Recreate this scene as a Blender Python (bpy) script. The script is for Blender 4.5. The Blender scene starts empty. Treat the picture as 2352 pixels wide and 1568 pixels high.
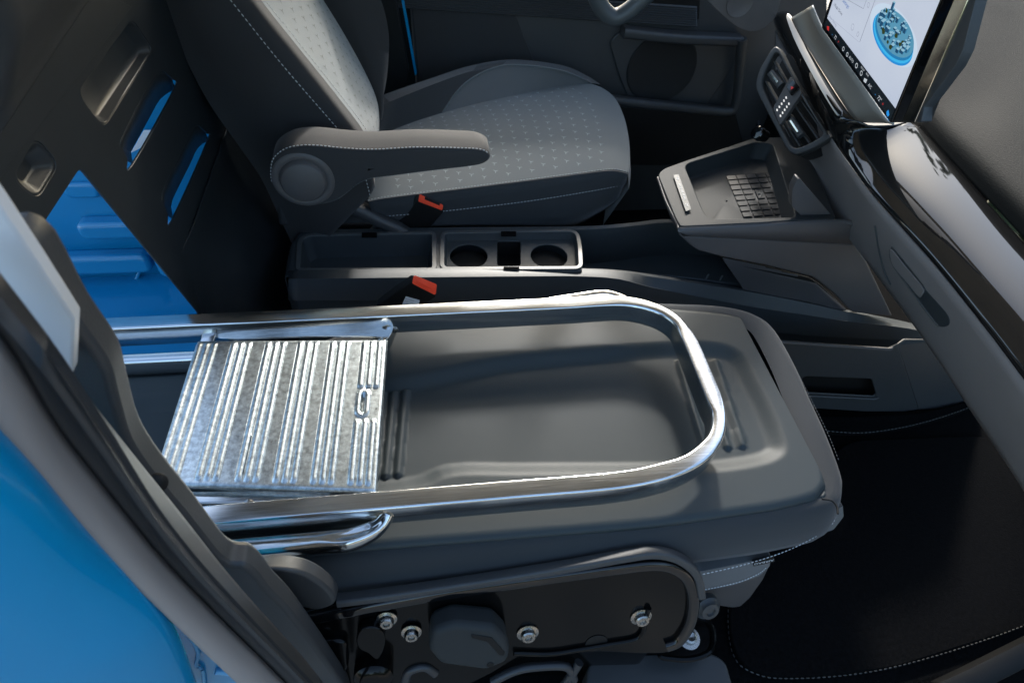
import bpy, bmesh, math, random
from mathutils import Vector, Matrix
random.seed(7)
S = bpy.context.scene
COL = S.collection

# ------------------------------------------------------------------ camera
F = 1450.0                      # focal length in units of a 2352 px wide frame
CX, CY = 1176.0, 784.0
RM = Matrix(((0.99001335, 0.05287571, -0.13068176),
             (-0.12747578, 0.73160016, -0.66970974),
             (0.06019542, 0.67968034, 0.7310343)))
CAM = Vector((0.0, 0.0, 0.85))
cam_d = bpy.data.cameras.new('camera')
cam_d.sensor_width = 36.0
cam_d.lens = F / 2352.0 * 36.0
cam_d.clip_start, cam_d.clip_end = 0.02, 2000.0
cam_o = bpy.data.objects.new('camera', cam_d)
COL.objects.link(cam_o)
cam_o.matrix_world = Matrix.Translation(CAM) @ RM.to_4x4()
cam_d.dof.use_dof = True
cam_d.dof.focus_distance = 1.12
cam_d.dof.aperture_fstop = 9.0
S.camera = cam_o

# ------------------------------------------------------------------ light
SUN_ELEV, SUN_ROT = math.radians(28), math.radians(14)
w = bpy.data.worlds.new('World'); S.world = w; w.use_nodes = True
nt = w.node_tree
bg = nt.nodes['Background']
sky = nt.nodes.new('ShaderNodeTexSky'); sky.sky_type = 'NISHITA'
sky.sun_disc = False; sky.sun_elevation = SUN_ELEV; sky.sun_rotation = SUN_ROT
sky.air_density = 1.0; sky.dust_density = 2.5; sky.ozone_density = 1.0
tint = nt.nodes.new('ShaderNodeMix'); tint.data_type = 'RGBA'; tint.blend_type = 'MULTIPLY'
tint.inputs[0].default_value = 1.0; tint.inputs[7].default_value = (0.97, 1.01, 0.99, 1)
nt.links.new(sky.outputs[0], tint.inputs[6]); nt.links.new(tint.outputs[2], bg.inputs[0]); bg.inputs[1].default_value = 0.12
sd = bpy.data.lights.new('sun', 'SUN'); sd.energy = 1.0; sd.angle = math.radians(5); sd.color = (1.0, 0.97, 0.93)
so = bpy.data.objects.new('sun', sd); COL.objects.link(so)
# direction towards the sun (rotation measured from +Y towards +X)
sv = Vector((math.sin(SUN_ROT) * math.cos(SUN_ELEV), math.cos(SUN_ROT) * math.cos(SUN_ELEV), math.sin(SUN_ELEV)))
so.rotation_euler = sv.to_track_quat('Z', 'Y').to_euler()
S.view_settings.view_transform = 'Standard'; S.view_settings.look = 'None'
S.view_settings.gamma = 1.0; S.view_settings.use_curve_mapping = False
S.view_settings.exposure = 2.15
S.render.engine = 'CYCLES'
S.cycles.use_denoising = True
S.cycles.max_bounces = 8; S.cycles.glossy_bounces = 5; S.cycles.diffuse_bounces = 4

# ------------------------------------------------------------------ helpers
def V(*a): return Vector(a)

def P(u, v, x=None, y=None, z=None, pl=None):
    """the point of the real place that is seen at (u, v), on the given plane"""
    d = RM @ Vector((u - CX, -(v - CY), -F))
    if pl is not None:
        p, n = pl
        return CAM + d * ((p - CAM).dot(n) / d.dot(n))
    if x is not None: return CAM + d * ((x - CAM.x) / d.x)
    if y is not None: return CAM + d * ((y - CAM.y) / d.y)
    return CAM + d * ((z - CAM.z) / d.z)

def PP(pts, **k): return [P(a, b, **k) for a, b in pts]

def cr(pts, n=6, closed=False):
    """Catmull-Rom through points (tuples or Vectors)"""
    vs = [Vector(p) for p in pts]; out = []; N = len(vs)
    rng = range(N if closed else N - 1)
    for i in rng:
        if closed: a, b, c, d = vs[(i-1) % N], vs[i], vs[(i+1) % N], vs[(i+2) % N]
        else: a, b, c, d = vs[max(i-1, 0)], vs[i], vs[i+1], vs[min(i+2, N-1)]
        for k in range(n):
            t = k / n
            out.append(0.5 * ((2*b) + (c-a)*t + (2*a-5*b+4*c-d)*t*t + (3*b-a-3*c+d)*t*t*t))
    if not closed: out.append(vs[-1].copy())
    return out

def resample(vs, n):
    L = [0.0]
    for a, b in zip(vs, vs[1:]): L.append(L[-1] + (b-a).length)
    out = []; j = 0
    for i in range(n):
        s = L[-1] * i / (n-1)
        while j < len(vs)-2 and L[j+1] < s: j += 1
        t = (s - L[j]) / max(L[j+1]-L[j], 1e-9)
        out.append(vs[j].lerp(vs[j+1], min(max(t, 0), 1)))
    return out

def rnd_poly(pts, r, n=5):
    """round the corners of a closed polygon of Vectors with radius r (or list)"""
    out = []; N = len(pts)
    for i in range(N):
        a, b, c = pts[i-1], pts[i], pts[(i+1) % N]
        rr = r[i] if isinstance(r, (list, tuple)) else r
        d1, d2 = (a-b), (c-b)
        q = min(rr, d1.length*0.45, d2.length*0.45)
        if q < 1e-6: out.append(b.copy()); continue
        p1, p2 = b + d1.normalized()*q, b + d2.normalized()*q
        for k in range(n+1):
            t = k/n
            out.append(p1*(1-t)**2 + b*2*t*(1-t) + p2*t*t)
    return out

def link(name, me, mats, parent=None, smooth=False, angle=None):
    o = bpy.data.objects.new(name, me); COL.objects.link(o)
    for m in (mats if isinstance(mats, (list, tuple)) else [mats]): me.materials.append(m)
    if smooth:
        for p in me.polygons: p.use_smooth = True
        if angle:
            me.set_sharp_from_angle(angle=math.radians(angle))
    if parent is not None:
        o.parent = parent
        o.matrix_parent_inverse = parent.matrix_world.inverted()
    return o

def mesh(name, vs, fs, mats, parent=None, smooth=False, angle=None, bevel=0, seg=2, solid=0, off=-1, mi=None, sub=0):
    me = bpy.data.meshes.new(name)
    me.from_pydata([tuple(v) for v in vs], [], fs)
    bm = bmesh.new(); bm.from_mesh(me)
    if mi:
        bm.faces.ensure_lookup_table()
        for f, k in zip(bm.faces, mi): f.material_index = k
    bmesh.ops.recalc_face_normals(bm, faces=bm.faces)
    bm.to_mesh(me); bm.free()
    o = link(name, me, mats, parent, smooth, angle)
    if solid:
        m = o.modifiers.new('solid', 'SOLIDIFY'); m.thickness = solid; m.offset = off
    if bevel:
        m = o.modifiers.new('bevel', 'BEVEL'); m.width = bevel; m.segments = seg; m.limit_method = 'ANGLE'
        m.angle_limit = math.radians(35); m.harden_normals = False
        for p in me.polygons: p.use_smooth = True
        me.set_sharp_from_angle(angle=math.radians(60))
    if sub:
        m = o.modifiers.new('sub', 'SUBSURF'); m.levels = sub; m.render_levels = sub
    return o

def slab(name, pts, ext, mats, parent=None, bevel=0.002, seg=2):
    """closed polygon extruded by the vector ext"""
    n = len(pts); vs = list(pts) + [p + ext for p in pts]
    fs = [list(range(n))[::-1], list(range(n, 2*n))] + [[i, (i+1) % n, n+(i+1) % n, n+i] for i in range(n)]
    return mesh(name, vs, fs, mats, parent, bevel=bevel, seg=seg)

def box(name, a, b, mats, parent=None, bevel=0.003, seg=2):
    x0, y0, z0 = a; x1, y1, z1 = b
    return slab(name, [V(x0,y0,z0), V(x1,y0,z0), V(x1,y1,z0), V(x0,y1,z0)], V(0,0,z1-z0), mats, parent, bevel, seg)

def loft(name, rows, mats, parent=None, solid=0.004, off=-1, smooth=True, angle=50, closed=False, n=40, mi=None, cap=False, flip=False, sub=0):
    rows = [resample(r, n) if len(r) != n else r for r in rows]
    vs = [p for r in rows for p in r]; fs = []; ms = []
    R = len(rows)
    for i in range(R if closed else R-1):
        for j in range(n-1):
            a, b = i*n+j, ((i+1) % R)*n+j
            fs.append([a, a+1, b+1, b]); ms.append(mi[i] if mi else 0)
    if cap:
        fs.append([i*n for i in range(R)]); fs.append([i*n+n-1 for i in range(R)]); ms += [0, 0]
    return mesh(name, vs, fs, mats, parent, smooth=smooth, angle=angle, solid=solid, off=off, mi=ms, sub=sub)

def frames(path, up):
    fr = []
    N = len(path)
    for i in range(N):
        t = (path[min(i+1, N-1)] - path[max(i-1, 0)]).normalized()
        s = t.cross(up).normalized(); u = s.cross(t).normalized()
        fr.append((t, s, u))
    return fr

def rrect(w, h, r, n=4):
    out = []
    for cx, cy, a0 in ((w/2-r, h/2-r, 0), (-w/2+r, h/2-r, 90), (-w/2+r, -h/2+r, 180), (w/2-r, -h/2+r, 270)):
        for k in range(n+1):
            a = math.radians(a0 + 90*k/n); out.append((cx+r*math.cos(a), cy+r*math.sin(a)))
    return out

def sweep(name, path, prof, mats, parent=None, up=V(0,0,1), smooth=True, angle=40, cap=True):
    """prof: list of (side, up) or function i->list"""
    fr = frames(path, up); vs = []; N = len(path)
    for i, (p, (t, s, u)) in enumerate(zip(path, fr)):
        pr = prof(i/(N-1)) if callable(prof) else prof
        vs += [p + s*a + u*b for a, b in pr]
    m = len(pr); fs = []
    for i in range(N-1):
        for j in range(m):
            a, b = i*m+j, i*m+(j+1) % m
            fs.append([a, b, b+m, a+m])
    if cap: fs += [list(range(m)), list(range((N-1)*m, N*m))]
    return mesh(name, vs, fs, mats, parent, smooth=smooth, angle=angle)

def circ(r, n=12): return [(r*math.cos(2*math.pi*k/n), r*math.sin(2*math.pi*k/n)) for k in range(n)]

def tube(name, path, r, mats, parent=None, n=12, up=V(0,0,1)):
    return sweep(name, path, circ(r, n), mats, parent, up=up, angle=60)

def basis(n, hint=V(1,0,0)):
    n = n.normalized(); a = (hint - n*hint.dot(n)).normalized(); b = n.cross(a)
    return a, b, n

def lathe(name, c, n, prof, mats, parent=None, seg=28, hint=V(1,0,0), angle=40):
    """prof: list of (radius, height along n)"""
    a, b, n = basis(n, hint); vs = []; fs = []; m = len(prof)
    for k in range(seg):
        t = 2*math.pi*k/seg; d = a*math.cos(t) + b*math.sin(t)
        vs += [c + d*r + n*h for r, h in prof]
    for k in range(seg):
        for j in range(m-1):
            q, r2 = k*m+j, ((k+1) % seg)*m+j
            fs.append([q, r2, r2+1, q+1])
    fs.append([k*m+m-1 for k in range(seg)]); fs.append([k*m for k in range(seg)])
    return mesh(name, vs, fs, mats, parent, smooth=True, angle=angle)

def plate(name, outer, holes, org, ax, ay, thick, mats, parent=None, bevel=0.0015, res=2):
    """flat plate with holes; loops are lists of Vectors near the plane (org, ax, ay)"""
    ax = ax.normalized(); az = ax.cross(ay).normalized(); ay = az.cross(ax)
    cu = bpy.data.curves.new(name, 'CURVE'); cu.dimensions = '2D'; cu.fill_mode = 'BOTH'
    cu.extrude = max(thick/2 - bevel, 1e-4); cu.bevel_depth = bevel; cu.bevel_resolution = res
    cu.offset = -bevel
    for lp in [outer] + holes:
        sp = cu.splines.new('POLY'); sp.points.add(len(lp)-1); sp.use_cyclic_u = True
        for q, p in zip(sp.points, lp):
            d = p - org; q.co = (d.dot(ax), d.dot(ay), 0, 1)
    t = bpy.data.objects.new('tmp', cu); COL.objects.link(t)
    dg = bpy.context.evaluated_depsgraph_get(); dg.update()
    me = bpy.data.meshes.new_from_object(t.evaluated_get(dg)); me.name = name
    bpy.data.objects.remove(t); bpy.data.curves.remove(cu)
    M = Matrix((( ax.x, ay.x, az.x, org.x), (ax.y, ay.y, az.y, org.y), (ax.z, ay.z, az.z, org.z), (0,0,0,1)))
    me.transform(M @ Matrix.Translation((0, 0, -thick/2)))
    me.materials.clear()
    o = link(name, me, mats, parent, smooth=True, angle=45)
    return o

def text_mesh(s, size):
    cu = bpy.data.curves.new('txt', 'FONT'); cu.body = s; cu.size = size; cu.extrude = 0.0
    cu.align_x = 'CENTER'; cu.align_y = 'CENTER'; cu.resolution_u = 3
    t = bpy.data.objects.new('tmp', cu); COL.objects.link(t)
    dg = bpy.context.evaluated_depsgraph_get(); dg.update()
    me = bpy.data.meshes.new_from_object(t.evaluated_get(dg))
    bpy.data.objects.remove(t); bpy.data.curves.remove(cu); me.materials.clear()
    return me

def text(name, s, size, c, right, up, m, parent=None):
    me = text_mesh(s, size); me.name = name
    right = right.normalized(); n = right.cross(up).normalized(); up = n.cross(right)
    M = Matrix(((right.x, up.x, n.x, c.x), (right.y, up.y, n.y, c.y), (right.z, up.z, n.z, c.z), (0,0,0,1)))
    me.transform(M)
    return link(name, me, m, parent)

def stitch(name, path, mats, parent, step=0.006, fill=0.62, r=0.0009, up=V(0,0,1), lift=0.0008):
    vs = []; fs = []
    L = [0.0]
    for a, b in zip(path, path[1:]): L.append(L[-1]+(b-a).length)
    def at(s):
        for i in range(len(path)-1):
            if s <= L[i+1] or i == len(path)-2:
                t = (s-L[i])/max(L[i+1]-L[i], 1e-9); return path[i].lerp(path[i+1], t)
    n = max(int(L[-1]/step), 2)
    for k in range(n):
        a, b = at(k*step), at((k+fill)*step)
        t = (b-a)
        if t.length < 1e-6: continue
        t.normalize(); s = t.cross(up).normalized(); q = s.cross(t)
        i0 = len(vs)
        for p, rr in ((a, .5), (a.lerp(b, .3), 1), (a.lerp(b, .7), 1), (b, .5)):
            p = p + q*lift
            vs += [p + s*r*rr, p + q*r*rr, p - s*r*rr, p - q*r*rr]
        for j in range(3):
            for i in range(4):
                fs.append([i0+j*4+i, i0+j*4+(i+1) % 4, i0+j*4+4+(i+1) % 4, i0+j*4+4+i])
        fs += [[i0, i0+1, i0+2, i0+3], [i0+12, i0+13, i0+14, i0+15]]
    return mesh(name, vs, fs, mats, parent)

def caster(o):
    from mathutils.bvhtree import BVHTree
    me = o.data
    t = BVHTree.FromPolygons([v.co.copy() for v in me.vertices], [list(p.vertices) for p in me.polygons])
    def on(u, v, lift=0.0):
        d = (RM @ Vector((u - CX, -(v - CY), -F))).normalized()
        h = t.ray_cast(CAM, d)
        if h[0] is None: return None
        n = h[1] if h[1].dot(d) < 0 else -h[1]
        return h[0] + n*(lift + .0045)
    return on

def empty(name, loc, label, cat, group=None):
    o = bpy.data.objects.new(name, None); COL.objects.link(o); o.location = loc
    o.empty_display_size = 0.05
    o['label'] = label; o['category'] = cat
    if group: o['group'] = group
    bpy.context.view_layer.update()
    return o

# ------------------------------------------------------------------ materials
def mat(name, col, rough=0.5, metal=0.0, bump=0.0, bscale=400.0, var=0.15, vscale=8.0, coat=0.0, coat_r=0.05, spec=0.5,
        aniso=None, kind='noise', rvar=0.0, sheen=0.0):
    m = bpy.data.materials.new(name); m.use_nodes = True
    nt = m.node_tree; N = nt.nodes; Lk = nt.links
    b = N['Principled BSDF']
    b.inputs['Roughness'].default_value = rough; b.inputs['Metallic'].default_value = metal
    b.inputs['Specular IOR Level'].default_value = spec
    b.inputs['Coat Weight'].default_value = coat; b.inputs['Coat Roughness'].default_value = coat_r
    b.inputs['Sheen Weight'].default_value = sheen
    tc = N.new('ShaderNodeTexCoord')
    no = N.new('ShaderNodeTexNoise'); no.inputs['Scale'].default_value = vscale; no.inputs['Detail'].default_value = 5
    Lk.new(tc.outputs['Object'], no.inputs['Vector'])
    mx = N.new('ShaderNodeMix'); mx.data_type = 'RGBA'
    mx.inputs[6].default_value = (*[c*(1-var) for c in col], 1); mx.inputs[7].default_value = (*[c*(1+var) for c in col], 1)
    Lk.new(no.outputs['Fac'], mx.inputs[0]); Lk.new(mx.outputs[2], b.inputs['Base Color'])
    if rvar:
        mr = N.new('ShaderNodeMapRange'); mr.inputs[3].default_value = max(rough-rvar, .02); mr.inputs[4].default_value = rough+rvar
        n3 = N.new('ShaderNodeTexNoise'); n3.inputs['Scale'].default_value = vscale*3; n3.inputs['Detail'].default_value = 6
        Lk.new(tc.outputs['Object'], n3.inputs['Vector'])
        Lk.new(n3.outputs['Fac'], mr.inputs[0]); Lk.new(mr.outputs[0], b.inputs['Roughness'])
    if bump:
        if kind == 'noise':
            t = N.new('ShaderNodeTexNoise'); t.inputs['Detail'].default_value = 2; out = 'Fac'
        elif kind == 'leather':
            t = N.new('ShaderNodeTexVoronoi'); out = 'Distance'
        else:
            t = N.new('ShaderNodeTexWave'); t.inputs['Distortion'].default_value = 0.4; out = 'Fac'
        t.inputs['Scale'].default_value = bscale
        Lk.new(tc.outputs['Object'], t.inputs['Vector'])
        bu = N.new('ShaderNodeBump'); bu.inputs['Strength'].default_value = bump; bu.inputs['Distance'].default_value = 0.0006
        Lk.new(t.outputs[out], bu.inputs['Height']); Lk.new(bu.outputs[0], b.inputs['Normal'])
    return m

def metal(name, col, rough, streak=(1, 60, 60), amt=0.12, bump=0.15, blotch=0.0):
    """drawn aluminium: long fine streaks along one axis, small scratches"""
    m = bpy.data.materials.new(name); m.use_nodes = True
    nt = m.node_tree; N = nt.nodes; Lk = nt.links; b = N['Principled BSDF']
    b.inputs['Metallic'].default_value = 1.0
    tc = N.new('ShaderNodeTexCoord'); mp = N.new('ShaderNodeMapping')
    mp.inputs['Scale'].default_value = streak; Lk.new(tc.outputs['Object'], mp.inputs['Vector'])
    n1 = N.new('ShaderNodeTexNoise'); n1.inputs['Scale'].default_value = 9; n1.inputs['Detail'].default_value = 8; n1.inputs['Roughness'].default_value = .7
    Lk.new(mp.outputs[0], n1.inputs['Vector'])
    n2 = N.new('ShaderNodeTexNoise'); n2.inputs['Scale'].default_value = 110; n2.inputs['Detail'].default_value = 9; n2.inputs['Roughness'].default_value = .75
    Lk.new(tc.outputs['Object'], n2.inputs['Vector'])
    mr = N.new('ShaderNodeMapRange'); mr.inputs[1].default_value = .3; mr.inputs[2].default_value = .7
    mr.inputs[3].default_value = rough*(1-amt*2); mr.inputs[4].default_value = rough*(1+amt*3)
    mxf = N.new('ShaderNodeMath'); mxf.operation = 'MULTIPLY_ADD'; mxf.inputs[1].default_value = blotch
    Lk.new(n2.outputs['Fac'], mxf.inputs[0]); Lk.new(n1.outputs['Fac'], mxf.inputs[2])
    Lk.new(mxf.outputs[0], mr.inputs[0]); Lk.new(mr.outputs[0], b.inputs['Roughness'])
    mx = N.new('ShaderNodeMix'); mx.data_type = 'RGBA'
    k = 1 - 0.25 - blotch*0.8
    mx.inputs[6].default_value = (*[c*k for c in col], 1); mx.inputs[7].default_value = (*col, 1)
    cm = N.new('ShaderNodeMapRange'); cm.inputs[1].default_value = .35; cm.inputs[2].default_value = .65
    Lk.new((n2 if blotch else n1).outputs['Fac'], cm.inputs[0])
    Lk.new(cm.outputs[0], mx.inputs[0]); Lk.new(mx.outputs[2], b.inputs['Base Color'])
    bu = N.new('ShaderNodeBump'); bu.inputs['Strength'].default_value = bump; bu.inputs['Distance'].default_value = 0.0004
    Lk.new(n1.outputs['Fac'], bu.inputs['Height']); Lk.new(bu.outputs[0], b.inputs['Normal'])
    return m

def emis(name, col, s=1.0):
    m = bpy.data.materials.new(name); m.use_nodes = True; b = m.node_tree.nodes['Principled BSDF']
    b.inputs['Base Color'].default_value = (0.01, 0.01, 0.01, 1); b.inputs['Roughness'].default_value = 0.25
    b.inputs['Emission Color'].default_value = (*col, 1); b.inputs['Emission Strength'].default_value = s
    return m

M = {}
M['tray'] = mat('grained grey plastic', (.026, .034, .036), .52, spec=.32, bump=.25, bscale=900, var=.08)
M['plastic'] = mat('dark grained plastic', (.036, .038, .040), .48, bump=.35, bscale=500, var=.12)
M['plastic2'] = mat('brownish dark plastic', (.075, .069, .068), .52, bump=.5, bscale=350, var=.12)
M['console'] = mat('console plastic', (.038, .045, .049), .45, bump=.35, bscale=420, var=.1)
M['rimplastic'] = mat('satin grey plastic', (.075, .08, .08), .33, bump=.15, bscale=600, var=.08)
M['black'] = mat('black plastic', (.006, .006, .006), .6, spec=.25, bump=.2, bscale=500)
M['blackgloss'] = mat('gloss black', (.004, .004, .0045), .07, coat=.35, spec=.35, coat_r=.02, var=.1)
M['piano'] = mat('piano black', (.008, .008, .008), .04, coat=0, var=.1)
M['piano'].node_tree.nodes['Principled BSDF'].inputs['IOR'].default_value = 1.6
M['blackpaint'] = mat('black painted steel', (.003, .003, .003), .16, coat=.1, coat_r=.06, spec=.14, var=.2, vscale=30, bump=.06, bscale=120, rvar=.06)
M['fabric'] = mat('black woven fabric', (.018, .021, .0235), .85, bump=.6, bscale=1400, var=.15, sheen=.15)
M['fabric2'] = mat('dark charcoal fabric', (.022, .0215, .022), .85, bump=.5, bscale=1200, var=.12, sheen=.12)
M['greyfab'] = mat('grey fabric', (.086, .099, .102), .85, bump=.6, bscale=1300, var=.1, sheen=.2)
M['greyfab2'] = mat('plain grey fabric', (.095, .098, .100), .85, bump=.5, bscale=1300, var=.1, sheen=.2)
M['lightfab'] = mat('light grey knit', (.24, .26, .26), .85, bump=.8, bscale=900, var=.1, sheen=.2)
M['mark'] = mat('pale stitched mark', (.28, .31, .315), .7, var=.2)
M['markd'] = mat('dark stitched mark', (.17, .18, .175), .8, var=.2)
M['thread'] = mat('pale thread', (.42, .43, .43), .7, var=.2)
M['leather'] = mat('grained dash skin', (.010, .0115, .012), .6, spec=.07, bump=.6, bscale=420, var=.12, kind='leather')
M['dashlow'] = mat('mid grey dash plastic', (.19, .178, .174), .55, bump=.5, bscale=420, var=.1)
M['trayrim'] = mat('matt dark tray plastic', (.022, .025, .026), .6, bump=.3, bscale=450, spec=.25, var=.1)
M['grain'] = mat('coarse grained skin', (.12, .118, .115), .5, bump=.9, bscale=300, var=.15, kind='leather')
M['carpet'] = mat('black carpet', (.003, .0031, .0035), .95, bump=1.0, bscale=260, var=.95, vscale=110, spec=.06)
M['bulk'] = mat('black coated steel', (.023, .027, .030), .36, bump=.15, bscale=700, var=.15, rvar=.05)
M['rivet'] = mat('glossy coated rivet', (.05,.054,.056), .18, var=.1)
M['rubber'] = mat('black rubber', (.022, .024, .027), .38, bump=.1, bscale=150, var=.2, vscale=12)
M['flange'] = mat('grey seal flange', (.25, .225, .215), .6, var=.08, vscale=6)
M['white'] = mat('off white trim', (.62, .62, .62), .5, var=.04)
M['blue'] = mat('blue paint', (.0, .225, .47), .4, coat=.4, coat_r=.03, var=.03, spec=.08)
M['bluein'] = mat('blue primer paint', (.003, .235, .48), .35, coat=.8, coat_r=.06, var=.08, vscale=5)
M['bead'] = mat('blue seam sealer', (.10, .36, .62), .35, var=.1)
M['alu'] = metal('drawn aluminium', (.74, .75, .75), .18, streak=(1, 50, 50), amt=.14, bump=.04)
M['alub'] = metal('polished bent aluminium', (.78, .77, .74), .13, streak=(6, 20, 20), amt=.12, bump=.1)
M['galv'] = metal('galvanised step sheet', (.80, .87, .88), .26, streak=(18, 18, 18), amt=.12, bump=.03, blotch=.38)
M['steel'] = metal('zinc bolt', (.40, .385, .36), .26, streak=(30, 30, 30), amt=.1)
M['red'] = mat('red plastic', (.95, .075, .03), .3, var=.05)
M['satin'] = mat('satin grey panel', (.34, .34, .32), .38, var=.05, bump=.08, bscale=500)
M['chrome'] = metal('chrome strip', (.78, .72, .60), .09, streak=(4, 4, 4), amt=.1, bump=.02)
M['mesh'] = mat('speaker mesh', (.008, .009, .010), .6, bump=1.0, bscale=160, kind='wave')
M['labelw'] = mat('white paper label', (.6, .62, .64), .6, var=.05)
M['concrete'] = mat('pale paving', (.42, .36, .29), .8, bump=.4, bscale=60, var=.2, vscale=2)

# ------------------------------------------------------------------ the ground outside and the cabin floor
o = mesh('ground', [V(-60,-60,-1.05), V(60,-60,-1.05), V(60,60,-1.05), V(-60,60,-1.05)], [[0,1,2,3]], M['concrete']); o['kind'] = 'structure'
ZF = -0.60
o = mesh('cabin_floor', [V(-.5,.2,ZF), V(1.9,.2,ZF), V(1.9,2.3,ZF), V(-.5,2.3,ZF)], [[0,1,2,3]], M['carpet'], solid=.03); o['kind'] = 'structure'
def sky_blocker():
    """unseen leafy screen, added behind the camera to block the low sky on that side"""
    t = empty('sky_blocker', (0,-7,-1.05), 'unseen dark green leafy screen added beside the van to block the low sky', 'sky_blocker')
    rnd = random.Random(5); vs = []; fs = []
    for k in range(5200):
        x = rnd.uniform(-9, 11); h = 2.2 + .9*math.sin(x*1.1) + .8*math.sin(x*2.7+1)
        c = V(x, -6.2 - rnd.random()**2*1.6, -1.05 + h*rnd.random()**.8); r = rnd.uniform(.10, .26)
        a = Vector((rnd.gauss(0,1), rnd.gauss(0,1), rnd.gauss(0,1))).normalized(); b = a.orthogonal().normalized(); d = a.cross(b)
        i0 = len(vs); vs += [c+b*r, c+d*r*.6, c-b*r, c-d*r*.6]; fs.append([i0,i0+1,i0+2,i0+3])
    mesh('blocker_foliage', vs, fs, M['leaf'], t)
def front_sky_blocker():  # out-of-view trees, added to cut bright sky reflections through the windscreen
    t = empty('sky_dimming_trees', (8,3,-1.05), 'unseen row of dark green trees added ahead of the van to darken sky reflections', 'sky blocker')
    rnd = random.Random(9); vs = []; fs = []
    for k in range(5200):
        y = rnd.uniform(-7, 12); h = 5.2 + 2.2*math.sin(y*.9+.5) + 1.2*math.sin(y*2.3)
        c = V(7.5 + rnd.random()*2.0, y, -1.05 + h*rnd.random()**.8); r = rnd.uniform(.12, .30)
        a = Vector((rnd.gauss(0,1), rnd.gauss(0,1), rnd.gauss(0,1))).normalized(); b = a.orthogonal().normalized(); d = a.cross(b)
        i0 = len(vs); vs += [c+b*r, c+d*r*.6, c-b*r, c-d*r*.6]; fs.append([i0,i0+1,i0+2,i0+3])
    mesh('dimming_crown', vs, fs, M['leaf'], t)
M['leaf'] = mat('leaf', (.045,.075,.025), .6, var=.4, vscale=2)
sky_blocker()
front_sky_blocker()

# ------------------------------------------------------------------ van shell: cargo bay, bulkhead, side of the body, roof
def cargo_bay():
    t = empty('cargo_bay', (-1.2, 1.2, ZF), 'bright blue painted cargo bay with pressed ribs seen through the bulkhead opening', 'cargo bay')
    YW = 1.66
    # side wall with horizontal swages, swept along x
    prof = []
    z = -.62
    def add(y, z): prof.append((y, z))
    zz = -.62
    while zz < 1.0:
        add(YW, zz); add(YW, zz+.31)
        zz += .32
    rows = [[V(x, y, z) for (y, z) in prof] for x in (-.40, -.9, -1.4, -2.2)]
    n = len(prof)
    loft('side_wall', rows, M['bluein'], t, solid=.006, n=n, angle=20)
    def bar(a, b, h=.05, d=.050):
        A, B_ = P(*a, y=YW), P(*b, y=YW); B_.z = A.z
        pts = rnd_poly([A+V(0,0,-h/2), B_+V(0,0,-h/2), B_+V(0,0,h/2), A+V(0,0,h/2)], .03, 5)
        slab('swage', pts, V(0,-d,0), M['bluein'], t, bevel=.014, seg=4)
    bar((190,512),(440,512), .06); bar((-40,598),(360,598), .07); bar((366,592),(470,592), .09); bar((60,688),(336,688), .06); bar((150,432),(232,432), .05, .02)
    bar((402,690),(520,690), .05, .02); bar((-60,760),(430,760), .05)
    tube('wall_seam', cr(PP([(288,720),(296,690),(300,670),(330,605),(345,575),(352,540)], y=YW-.02), 5), .006, M['bluein'], t)
    mesh('bay_floor', [V(-.44,.15,-.56), V(-2.4,.15,-.56), V(-2.4,YW,-.56), V(-.44,YW,-.56)], [[0,1,2,3]], M['bluein'], t, solid=.01)
    # grey seam bands seen through the slots
    slab('wall_lining', PP([(300,352),(345,330),(372,300),(330,300)], y=YW-.04), V(0,.004,0), M['white'], t, bevel=.001)
cargo_bay()

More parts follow.
